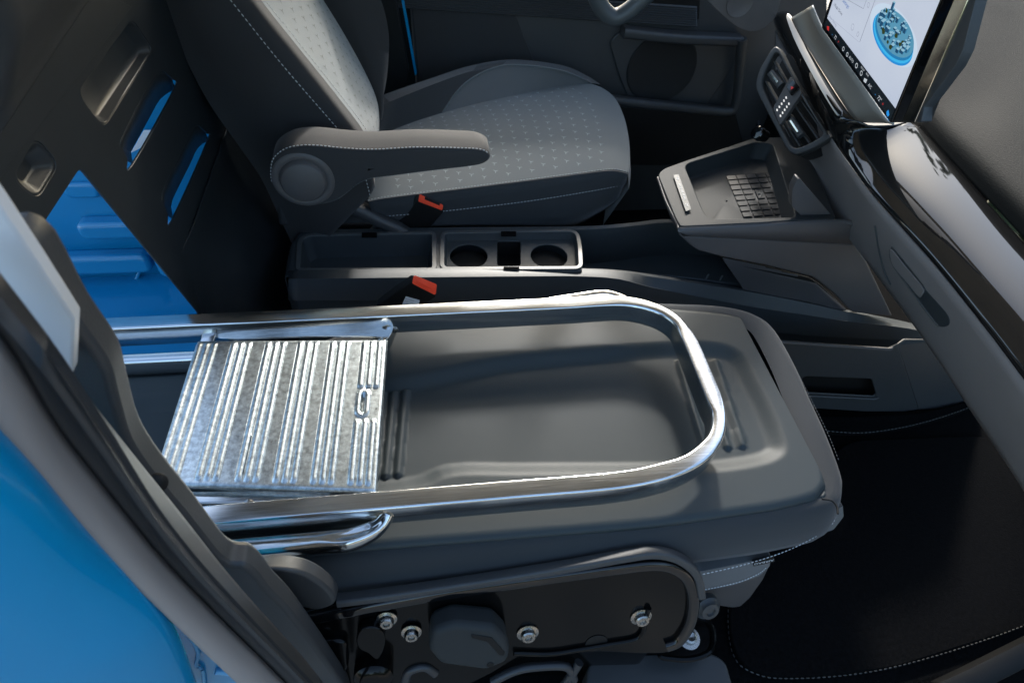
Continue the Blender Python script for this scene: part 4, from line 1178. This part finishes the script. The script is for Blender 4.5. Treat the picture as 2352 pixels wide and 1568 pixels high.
    poly([(805,700),(832,715),(818,748),(798,730)], white, .0012, 'icon')
    poly([(470,235),(490,240),(487,280),(472,268)], red, .0012, 'icon')
    poly([(1005,1000),(1022,985),(1030,1030),(1018,1048),(1004,1030)], blue, .0012, 'icon')
    for k in range(3): poly([(988+k*14,1035+k*16),(996+k*14,1042+k*16),(994+k*14,1050+k*16),(986+k*14,1043+k*16)], blue, .0012, 'icon')
    poly([(762,378),(766,380),(905,-2),(900,-2)], grey, .0011, 'divider'); poly([(640,-5),(795,82),(797,78),(650,-5)], grey, .0011, 'divider')
    poly([(795,82),(797,84),(826,2),(822,2)], grey, .0011, 'divider'); poly([(475,142),(755,380),(757,376),(477,138)], (.45,.5,.62), .0011, 'divider')
    # picture of a round blue city
    def ell(cx_, cy_, rx, ry, ang, n=48):
        o_ = []
        for k in range(n):
            t_ = 2*math.pi*k/n; x = rx*math.cos(t_); y = ry*math.sin(t_); c_, s_ = math.cos(ang), math.sin(ang)
            o_.append((cx_+x*c_-y*s_, cy_+x*s_+y*c_))
        return o_
    ang = math.radians(62)
    poly(ell(1068,318,312,172,ang), (.62,.75,.90), .0009)
    poly(ell(1060,350,262,150,ang), (.02,.30,.75), .0010)
    poly(ell(1068,335,254,150,ang), (.05,.50,.90), .0011)
    poly(ell(1076,318,246,146,ang), (.02,.22,.48), .0012)
    poly(ell(1084,300,238,140,ang), (.10,.33,.50), .0013)
    rnd = random.Random(3)
    shapes = []
    for k in range(80):
        r = math.sqrt(rnd.random())*.92; a_ = rnd.random()*6.283
        x, y = r*235*math.cos(a_), r*132*math.sin(a_); c_, s_ = math.cos(ang), math.sin(ang)
        shapes.append((1084+x*c_-y*s_, 300+x*s_+y*c_))
    shapes.sort(key=lambda p: p[1])
    bvs = {0: ([], []), 1: ([], []), 2: ([], []), 3: ([], [])}
    for i, (x, y) in enumerate(shapes):
        w_ = rnd.uniform(11,24); h_ = rnd.uniform(14,52)*(2.0 if y < 200 and rnd.random() < .5 else 1)
        lift = .0014 + i*.000004
        if rnd.random() < .27:
            lst = [(3, [(x+rnd.uniform(.7,1)*w_*.9*math.cos(2*math.pi*j/8), y-8+rnd.uniform(.8,1.1)*w_*1.3*math.sin(2*math.pi*j/8)) for j in range(8)])]
        else:
            dx = h_*.33
            lst = [(0, [(x-w_,y-w_*.5),(x,y+w_*.3),(x+dx,y+w_*.3-h_),(x-w_+dx,y-w_*.5-h_)]),
                   (1, [(x,y+w_*.3),(x+w_*.8,y-w_*.4),(x+w_*.8+dx,y-w_*.4-h_),(x+dx,y+w_*.3-h_)]),
                   (2, [(x-w_+dx,y-w_*.5-h_),(x+dx,y+w_*.3-h_),(x+w_*.8+dx,y-w_*.4-h_),(x-w_*.2+dx,y-w_*1.1-h_)])]
        for mi_, pts in lst:
            vs, fs = bvs[mi_]; i0 = len(vs); vs.extend(q(a1, b1, lift) for a1, b1 in pts); fs.append(list(range(i0, i0+len(pts))))
    for mi_, col in ((0,(.01,.07,.16)),(1,(.05,.24,.42)),(2,(.30,.55,.70)),(3,(.03,.05,.012))):
        mesh('city_picture', bvs[mi_][0], bvs[mi_][1], em(col), ds)
EM = 0.2
touchscreen()

# ------------------------------------------------------------------ driver seat
def surf(rows_px, n=40):
    return [resample(cr([P(u, v, **k) for (u, v, k) in r], 8), n) for r in rows_px]

def driver_seat():
    t = empty('driver_seat', (.2, 1.6, ZF), 'upright driver seat in grey and black fabric with a folding inner armrest', 'seat')
    Y = lambda y: {'y': y}
    Z = lambda z: {'z': z}
    # ---------------- backrest
    c0 = [(330,-60,Y(1.34)),(370,20,Y(1.34)),(470,220,Y(1.34)),(545,330,Y(1.34)),(600,410,Y(1.34)),(645,505,Y(1.34)),(690,600,Y(1.34))]
    c1 = [(480,-60,Y(1.30)),(530,0,Y(1.30)),(650,150,Y(1.29)),(780,300,Y(1.28)),(800,330,Y(1.28)),(830,380,Y(1.28)),(850,450,Y(1.28))]
    c2 = [(560,-60,Y(1.34)),(605,8,Y(1.34)),(690,115,Y(1.33)),(770,215,Y(1.33)),(832,297,Y(1.33)),(850,340,Y(1.33)),(860,400,Y(1.33))]
    A = surf([c0, c1, c2], 40)
    mid01 = [p.lerp(q, .5) + V(0,-.012,0) for p, q in zip(A[0], A[1])]
    back0 = [p + V(-.02, .10, -.02) for p in A[0]]
    bk = loft('backrest', [back0, A[0], mid01, A[1], [p.lerp(q, .5)+V(.006,-.008,0) for p, q in zip(A[1], A[2])], A[2]], M['fabric2'], t, n=40, solid=.004, angle=60)
    stitch('stitching', [p+V(0.001,-.0035,0) for p in A[1]], M['thread'], bk, step=.0095, r=.0011, up=V(0,-1,0))
    stitch('stitching', [p+V(.010,-.014,.006) for p in A[2]], M['thread'], bk, step=.009, r=.0009, up=V(.6,-.8,0))
    c3 = [(700,-60,Y(1.60)),(742,0,Y(1.60)),(800,95,Y(1.60)),(850,190,Y(1.60)),(869,245,Y(1.60)),(866,280,Y(1.60)),(850,310,Y(1.60))]
    Bq = surf([c2, c3], 40)
    rows = []
    for k in range(9):
        s = k/8
        rows.append([p.lerp(q, s) + V(.010*math.sin(s*math.pi), 0, 0) for p, q in zip(Bq[0], Bq[1])])
    # light fabric insert; marks of the weave in the same mesh
    n = 40; vs = [p for r in rows for p in r]; fs = []; mi = []
    for i in range(8):
        for j in range(n-1): fs.append([i*n+j, i*n+j+1, (i+1)*n+j+1, (i+1)*n+j]); mi.append(0)
    def bil(a, b):
        i = a*8; i0 = min(int(i), 7); f = i-i0; j = b*(n-1); j0 = min(int(j), n-2); g_ = j-j0
        return rows[i0][j0].lerp(rows[i0][j0+1], g_).lerp(rows[i0+1][j0].lerp(rows[i0+1][j0+1], g_), f)
    def tri_marks(bil, na, nb, r, mats_i, lim, nrm, w_=.0012, th0=0.5):
        for ia in range(na):
            for ib in range(nb):
                a = (ia+.5+(.5 if ib % 2 else 0))/na; b = (ib+.5)/nb
                if not lim(a, b): continue
                c_ = bil(a, b); ta = (bil(min(a+.01, 1), b)-bil(max(a-.01, 0), b)).normalized(); tb = (bil(a, min(b+.01, 1))-bil(a, max(b-.01, 0))).normalized()
                nn = ta.cross(tb).normalized()
                if nn.dot(nrm) < 0: nn = -nn
                tb = nn.cross(ta)
                for k in range(3):
                    th = th0 + k*2.094; d_ = ta*math.cos(th)+tb*math.sin(th); s_ = nn.cross(d_)
                    i0 = len(vs)
                    vs.extend([c_+s_*w_+nn*.0007, c_+d_*r+s_*w_*.4+nn*.0004, c_+d_*r-s_*w_*.4+nn*.0004, c_-s_*w_+nn*.0007])
                    fs.append([i0, i0+1, i0+2, i0+3]); mi.append(mats_i)
    tri_marks(bil, 7, 22, .007, 2, lambda a, b: .14 < a < .95 and b < .96, V(1,-.3,.4))
    mesh('back_insert', vs, fs, [M['lightfab'], M['fabric2'], M['markd']], t, smooth=True, angle=60, mi=mi)
    c4 = [(820,-60,Y(1.64)),(870,-10,Y(1.64)),(892,70,Y(1.64)),(892,140,Y(1.64)),(885,200,Y(1.64)),(872,255,Y(1.64)),(860,320,Y(1.64))]
    c5 = [(780,-60,Y(1.76)),(840,-20,Y(1.76)),(870,70,Y(1.76)),(868,140,Y(1.76)),(860,200,Y(1.76)),(845,250,Y(1.76)),(835,320,Y(1.76))]
    C4 = surf([c3, c4, c5], 40)
    loft('back_bolster', [C4[0], [p.lerp(q, .5)+V(.012,-.004,.004) for p, q in zip(C4[0], C4[1])], C4[1], C4[2]], M['fabric2'], t, n=40, solid=.004, angle=60)
    # ---------------- cushion
    rA = [(850,525,Z(-.20)),(1000,522,Z(-.20)),(1200,520,Z(-.20)),(1310,516,Z(-.20)),(1370,490,Z(-.19)),(1400,470,Z(-.18))]
    rB = [(860,498,Z(-.12)),(1000,487,Z(-.118)),(1200,464,Z(-.112)),(1340,442,Z(-.105)),(1415,428,Z(-.10)),(1432,424,Z(-.10))]
    rC = [(845,462,Z(-.065)),(900,452,Z(-.06)),(1100,428,Z(-.052)),(1300,403,Z(-.045)),(1400,391,Z(-.042)),(1442,398,Z(-.05))]
    rD = [(880,345,Z(-.045)),(900,300,Z(-.04)),(1020,258,Z(-.03)),(1150,226,Z(-.02)),(1280,200,Z(-.015)),(1352,190,Z(-.015))]
    cA, cB, cC = surf([rA, rB, rC], 50)
    sd_ = loft('cushion_side', [cA, [p.lerp(q, .5)+V(.003,-.010,0) for p, q in zip(cA, cB)], cB, [p.lerp(q, .5)+V(0,-.006,.004) for p, q in zip(cB, cC)], cC], M['fabric'], t, n=50, solid=.004, angle=50)
    stitch('stitching', [p+V(0,-.004,.003) for p in cB], M['thread'], sd_, step=.009, r=.0012, up=V(0,-.8,.6), lift=.0015)
    stitch('stitching', [p+V(0,-.003,.004) for p in cC], M['mark'], sd_, step=.008, r=.0010, up=V(0,-.5,.8), lift=.0015)
    # centre panel: ruled between rC and rD with a rounded front lip following the seat's outline
    front = [(1443,396),(1447,360),(1443,310),(1432,265),(1412,225),(1385,203),(1352,190)]
    K = 24; n = 50
    fz = [-.05,-.04,-.035,-.03,-.022,-.018,-.015]
    fcurve = resample(cr([P(u, v, z=z) for (u, v), z in zip(front, fz)], 8), K+1)
    cDr = surf([rD], n)[0]
    rows = []
    for k in range(K+1):
        s = k/K; r = []
        base = [p.lerp(q, s) for p, q in zip(cC, cDr)]
        dlt = fcurve[k] - base[-1]
        for j, p in enumerate(base):
            f = j/(n-1)
            r.append(p + dlt*(f**2.2) + V(0,0,.016*math.sin(s*math.pi)*min(1, (1-f)*6)))
        rows.append(r)
    vs = [p for r in rows for p in r]; fs = []; mi = []
    for i in range(K):
        for j in range(n-1): fs.append([i*n+j, i*n+j+1, (i+1)*n+j+1, (i+1)*n+j]); mi.append(0)
    # front face rolled down out of sight
    i0 = len(vs); 
    for p in fcurve: vs.append(p + V(.012,0,-.05))
    for p in fcurve: vs.append(p + V(-.04,0,-.17))
    for k in range(K):
        fs.append([k*n+n-1, (k+1)*n+n-1, i0+k+1, i0+k]); mi.append(0)
        fs.append([i0+k, i0+k+1, i0+K+1+k+1, i0+K+1+k]); mi.append(0)
    def bil2(a, b):
        a = min(max(a, 0), 1); i = a*K; a0 = min(int(i), K-1); f = i-a0; j = b*(n-1); j0 = min(int(j), n-2); g_ = j-j0
        return rows[a0][j0].lerp(rows[a0][j0+1], g_).lerp(rows[a0+1][j0].lerp(rows[a0+1][j0+1], g_), f)
    tri_marks(bil2, 13, 22, .0075, 1, lambda a, b: .06 < a < .97 and .10 < b < .93, V(0,0,1), w_=.0011, th0=.9)
    mesh('cushion_panel', vs, fs, [M['greyfab'], M['mark']], t, smooth=True, angle=60, mi=mi)
    # far bolster
    rE = [(880,240,Z(.02)),(1000,192,Z(.035)),(1090,162,Z(.045)),(1180,150,Z(.05)),(1280,161,Z(.035)),(1340,182,Z(.0)),(1356,191,Z(-.012))]
    rF = [(860,225,Z(.0)),(990,180,Z(.02)),(1085,150,Z(.03)),(1180,137,Z(.035)),(1290,150,Z(.02)),(1350,175,Z(-.02)),(1380,195,Z(-.05))]
    n = 120
    cE, cF = surf([rE, rF], n)
    cDx = surf([[(866,330,Z(-.045)),(900,300,Z(-.04)),(1020,258,Z(-.03)),(1150,226,Z(-.02)),(1280,200,Z(-.015)),(1352,190,Z(-.015))]], n)[0]
    KB = 16
    rows = [cDx]
    for k in range(1, KB+1):
        s = k/KB; rows.append([p.lerp(q, s)+V(0,.004*math.sin(s*math.pi),.006*math.sin(s*math.pi)) for p, q in zip(cDx, cE)])
    rows += [cF, [p+V(0,.05,-.18) for p in cF]]
    # the grey inset is bounded by a curved seam: px limits turned into columns
    def lim(s): return .33 + .10*s + .10*s**3 + .05*s**8
    vs = [p for r in rows for p in r]; fs = []; mi = []
    for i in range(len(rows)-1):
        s = min(1, (i+.5)/KB)
        for j in range(n-1):
            fs.append([i*n+j, i*n+j+1, (i+1)*n+j+1, (i+1)*n+j])
            mi.append(1 if i < KB and j/(n-1) > lim(s) else 0)
    bo = mesh('cushion_bolster', vs, fs, [M['fabric'], M['greyfab2']], t, smooth=True, angle=60, mi=mi)
    path = []
    for i in range(KB+1):
        f = lim(i/KB)*(n-1); j = min(n-2, int(f)); path.append(rows[i][j].lerp(rows[i][j+1], f-j)+V(0,-.001,.001))
    path += [cE[j]+V(0,-.001,.001) for j in range(int(lim(1)*(n-1))+2, n-4, 3)]
    tube('seam_piping', cr(path, 2), .0026, M['greyfab'], bo)
    n = 50
    # dark rear part of the cushion between the seat back and the armrest
    rp = [P(u, v, z=z) for u, v, z in ((840,330,-.05),(870,262,-.035),(905,300,-.038),(900,360,-.05),(860,400,-.06))]
    # ---------------- hinge cover under the armrest
    hc = [P(u, v, y=1.335) for u, v in ((636,470),(650,455),(780,462),(830,480),(930,518),(905,524),(860,515),(640,520))]
    slab('hinge_cover', hc, V(0,.04,0), M['plastic'], t, bevel=.008, seg=3)
    sweep('hinge_arm', cr([P(u, v, y=1.325) for u, v in ((770,462),(820,480),(870,505),(905,520),(940,540))], 5), rrect(.03,.035,.012), M['plastic'], t, up=V(0,-1,0))
    lw = cr([P(u, v, y=1.345) for u, v in ((790,465),(815,440),(828,410),(842,412),(838,440),(822,478))], 4, True)
    slab('backrest_foot', lw, V(0,.03,0), M['fabric2'], t, bevel=.005)
    stitch('stitching', cr([P(u, v, y=1.343) for u, v in ((820,476),(828,462),(834,440),(836,418))], 5), M['thread'], t, step=.008, r=.0009, up=V(0,-1,0))
    # ---------------- armrest
    YA = 1.16
    prof = [(622,395),(628,360),(650,335),(690,312),(760,298),(860,294),(1000,296),(1090,302),(1115,308),(1126,325),(1126,352),(1118,372),(1090,380),(1000,390),(900,403),(850,410),(820,424),(800,440),(772,460),(735,470),(690,465),(650,450),(630,425)]
    pr = cr([P(u, v, y=YA) for u, v in prof], 5, True)
    # top of the arm is seen from above: extrude away from the camera by its real width
    W_ = .075
    n = len(pr)
    # near face sits lower: drop it so that the extruded top is visible
    prof_near = [(622,400),(628,368),(655,345),(690,337),(730,337),(790,343),(860,346),(960,341),(1060,343),(1105,346),(1124,356),(1125,366),(1116,374),(1085,381),(1000,391),(900,404),(850,411),(820,424),(800,440),(772,460),(735,470),(690,465),(650,450),(630,425)]
    nearL = cr([P(u, v, y=YA) for u, v in prof_near], 5, True)
    n = len(nearL); cc = sum(nearL, V(0,0,0))/n
    rows = [[cc+(p-cc)*.03 for p in nearL], [cc+(p-cc)*.85+V(0,-.002,0) for p in nearL], [cc+(p-cc)*.975+V(0,-.0005,0) for p in nearL], [p+V(0,.006,0) for p in nearL],
            [p+V(0,.03,.004) for p in nearL], [p+V(0,W_-.012,.004) for p in nearL], [cc+(p-cc)*.97+V(0,W_,.002) for p in nearL], [cc+(p-cc)*.03+V(0,W_,0) for p in nearL]]
    vs = [p for r in rows for p in r]; fs = []
    for i in range(len(rows)-1):
        for j in range(n): fs.append([i*n+j, i*n+(j+1) % n, (i+1)*n+(j+1) % n, (i+1)*n+j])
    am = mesh('armrest', vs, fs, M['fabric2'], t, smooth=True, angle=70)
    topst = [p+V(0,.002,.002) for p in cr([P(u, v, y=YA) for u, v in ((624,420),(622,398),(628,368),(655,345),(690,337),(730,337),(790,343),(860,346),(960,341),(1060,343),(1105,346),(1124,357))], 6)]
    stitch('stitching', topst, M['thread'], am, step=.0075, r=.0011, up=V(0,-1,.5))
    botst = [p+V(0,-.001,.001) for p in cr([P(u, v, y=YA) for u, v in ((1085,380),(1000,390),(900,403),(850,410),(820,424),(800,440),(772,460))], 6)]
    stitch('stitching', botst, M['greyfab'], am, step=.007, r=.0006, up=V(0,-1,.3))
    pc_ = P(697,413,y=YA)
    lathe('pivot_cap', pc_+V(0,.008,0), V(0,-1,0), [(.062,0),(.062,.010),(.058,.013),(.052,.013),(.047,.011),(.044,.020),(.040,.023),(.001,.024)], M['plastic2'], am, seg=48, hint=V(1,0,0))
    # seat pedestal
    slab('seat_pedestal', [P(700,520,z=-.22), P(1300,512,z=-.22), V(.52,1.95,-.22), V(-.25,1.95,-.22)], V(0,0,-.34), M['black'], t, bevel=.01)
driver_seat()

# ------------------------------------------------------------------ seat belt buckles
def buckle(name_label, px_top, px_bot, yb, label_patch=False):
    # px_top: four corners of the red end; px_bot: where the stalk disappears
    tl, tr, br_, bl = [P(u, v, y=yb+dy) for (u, v, dy) in px_top]
    c_ = (tl+tr+br_+bl)/4
    t = empty('seat_belt_buckle', tuple(P(*px_bot, y=yb)), name_label, 'buckle', 'seat belt buckles')
    ax = (P(*px_bot, y=yb+.012) - c_).normalized()
    loop = rnd_poly([tl, tr, br_, bl], .003, 3)
    ctr = sum(loop, V(0,0,0))/len(loop)
    n = len(loop); vs = []; fs = []
    L = (P(*px_bot, y=yb) - c_).length
    rows = [(.93, .0), (1.0, .003), (1.0, L*.6), (.95, L), (.9, L*1.3)]
    for s, d in rows: vs += [ctr + (p-ctr)*s + ax*d for p in loop]
    for i in range(len(rows)-1):
        for j in range(n): fs.append([i*n+j, i*n+(j+1) % n, (i+1)*n+(j+1) % n, (i+1)*n+j])
    fs.append(list(range(n))); fs.append([(len(rows)-1)*n+j for j in range(n)])
    mesh('buckle_body', vs, fs, M['black'], t, smooth=True, angle=40)
    red_ = [ctr + (p-ctr)*.86 - ax*.001 for p in (tl, tr, br_, bl)]
    rb = slab('release_button', rnd_poly(red_, .003, 3), -ax*.003, M['red'], t, bevel=.001)
    sl = [red_[0].lerp(red_[1], .22).lerp(red_[3].lerp(red_[2], .22), .06), red_[0].lerp(red_[1], .85).lerp(red_[3].lerp(red_[2], .85), .06),
          red_[0].lerp(red_[1], .85).lerp(red_[3].lerp(red_[2], .85), .48), red_[0].lerp(red_[1], .22).lerp(red_[3].lerp(red_[2], .22), .48)]
    if not label_patch:
        slab('tongue_slot', [p - ax*.0026 for p in sl], -ax*.001, M['black'], rb, bevel=0)
    else:
        sl2 = [red_[0].lerp(red_[1], a).lerp(red_[3].lerp(red_[2], a), b) for a, b in ((.12,.35),(.88,.35),(.88,.75),(.12,.75))]
        slab('button_pad', rnd_poly([p - ax*.0024 for p in sl2], .003, 3), -ax*.0016, M['red'], rb, bevel=.001)
    if label_patch:
        a0 = [P(u, v, y=yb-.0035) for u, v in ((932,681),(964,690),(958,712),(918,712))]
        slab('label', a0, V(0,.001,0), M['labelw'], t, bevel=0)
        for k in range(3):
            cpt = P(940+k*1.0, 688+k*6, y=yb-.0042)
            text('label_lettering', 'Push to release', .0034, cpt, (a0[1]-a0[0]).normalized(), V(0,-.1,1), M['black'], t)
    return t
buckle('black seat belt buckle with red button and open slot beside the driver seat', ((958,445,.0),(1021,474,.0),(1019,487,-.004),(955,463,-.004)), (945,520), 1.335)
buckle('black seat belt buckle with red button and white label behind the ladder rail', ((945,630,.0),(1005,655,.0),(1002,682,-.006),(941,651,-.006)), (905,700), 1.0, True)

# ------------------------------------------------------------------ driver door
def driver_door():
    YD = 2.0
    t = empty('driver_door', (.8, YD, -.4), 'dark closed driver door with round speaker grille and map pocket', 'door')
    def q(pts, y=YD): return [P(u, v, y=y) for u, v in pts]
    slab('door_card', q([(935,-80),(1900,-80),(1900,560),(1000,560),(955,190)]), V(0,.03,0), M['plastic'], t, bevel=.004)
    slab('rear_insert', q([(945,12),(1182,28),(1190,50),(1226,140),(1230,300),(985,300),(958,150)], YD-.008), V(0,.008,0), M['fabric2'], t, bevel=.003)
    # ribbed waist trim
    vs = []; fs = []
    for k in range(9):
        v0 = -26 + k*5.2
        A, B_ = P(915, v0, y=YD-.012), P(1600, v0+44, y=YD-.012)
        i0 = len(vs); h = .004
        vs += [A+V(0,0,h), A+V(0,-.005,0), A+V(0,0,-h), B_+V(0,0,h), B_+V(0,-.005,0), B_+V(0,0,-h)]
        fs += [[i0,i0+1,i0+4,i0+3],[i0+1,i0+2,i0+5,i0+4]]
    mesh('ribbed_trim', vs, fs, M['plastic'], t)
    slab('trim_backing', q([(912,-40),(1610,-40),(1606,46),(1200,22),(912,4)], YD-.010), V(0,.008,0), M['black'], t, bevel=.002)
    # ledge by the speaker
    sweep('armrest_ledge', cr(q([(1430,72),(1550,85),(1700,92)], YD-.03), 6), rrect(.05,.03,.01), M['plastic'], t)
    sp = q([(1400,100),(1420,75),(1690,95),(1694,140),(1610,262),(1450,245),(1420,170)], YD-.010)
    slab('speaker_panel', rnd_poly(sp, .02, 4), V(0,.01,0), M['plastic'], t, bevel=.004)
    c_ = P(1520,158,y=YD-.012)
    lathe('speaker_grille', c_, V(0,-1,0), [(.118,0),(.116,.003),(.108,.003),(.104,.0015),(.001,.0025)], M['mesh'], t, seg=48)
    pk = cr(q([(1390,228),(1500,240),(1620,252),(1672,255),(1690,240),(1698,180),(1704,90)], YD-.05), 8)
    sweep('map_pocket', pk, rrect(.03,.035,.012), M['plastic'], t, up=V(0,-1,0))
    slab('pocket_front', q([(1385,240),(1620,262),(1690,262),(1720,380),(1380,380)], YD-.06), V(0,.02,0), M['black'], t, bevel=.004)
    # blue door shut gap and rear frame
    slab('door_edge', q([(907,-80),(914,-80),(958,170),(953,175)], YD-.02), V(0,.02,0), M['blue'], t, bevel=.001)
    slab('door_frame', q([(840,-80),(896,-80),(940,170),(930,240),(880,240)], YD-.06), V(0,.05,0), M['black'], t, bevel=.004)
driver_door()

# ------------------------------------------------------------------ steering wheel and column
def steering_wheel():
    t = empty('steering_wheel', (.8, 1.75, .3), 'lower rim of a dark leather steering wheel at the top of the frame', 'steering wheel')
    pts = [(1330,-140,1.62),(1352,-60,1.62),(1372,0,1.62),(1390,28,1.62),(1412,40,1.62),(1440,28,1.62),(1475,-2,1.62),(1540,-60,1.62),(1600,-120,1.62)]
    path = cr([P(u, v, y=y) for u, v, y in pts], 8)
    sweep('wheel_rim', path, [(a*1.0, b) for a, b in circ(.021, 14)], M['wheel'], t, up=V(0,-1,0))
    sh = [P(u, v, y=1.55) for u, v in ((1570,-60),(1640,20),(1690,62),(1720,75),(1750,72),(1780,45),(1795,0),(1800,-60))]
    t2 = empty('steering_column', (1.0, 1.55, .3), 'dark grey plastic steering column shroud beside the dash', 'steering column')
    so_ = slab('shroud', rnd_poly(sh, .03, 5), V(.02,.10,.0), M['plastic2'], t2, bevel=.008, seg=3)
    lathe('lock_ring', P(1700,8,y=1.548), V(0,-1,0), [(.034,0),(.033,.0012),(.031,.0012),(.030,.0005),(.001,.0005)], M['plastic2'], t2, seg=36)
    # dark under-dash carcass on the driver side
    t3 = empty('knee_panel', (1.2, 1.7, 0), 'black lower dash panel in the driver footwell shade', 'panel')
    slab('knee_cover', [P(u, v, x=1.25) for u, v in ((1690,60),(1800,80),(1860,300),(1800,420),(1700,360))], V(.02,0,0), M['black'], t3, bevel=.004)
    slab('pedal', [P(u, v, x=1.22) for u, v in ((1718,260),(1738,262),(1742,290),(1722,288))], V(.012,0,0), M['rubber'], t3, bevel=.002)
M['wheel'] = mat('wheel leather', (.05,.06,.065), .45, bump=.3, bscale=500, kind='leather')
steering_wheel()
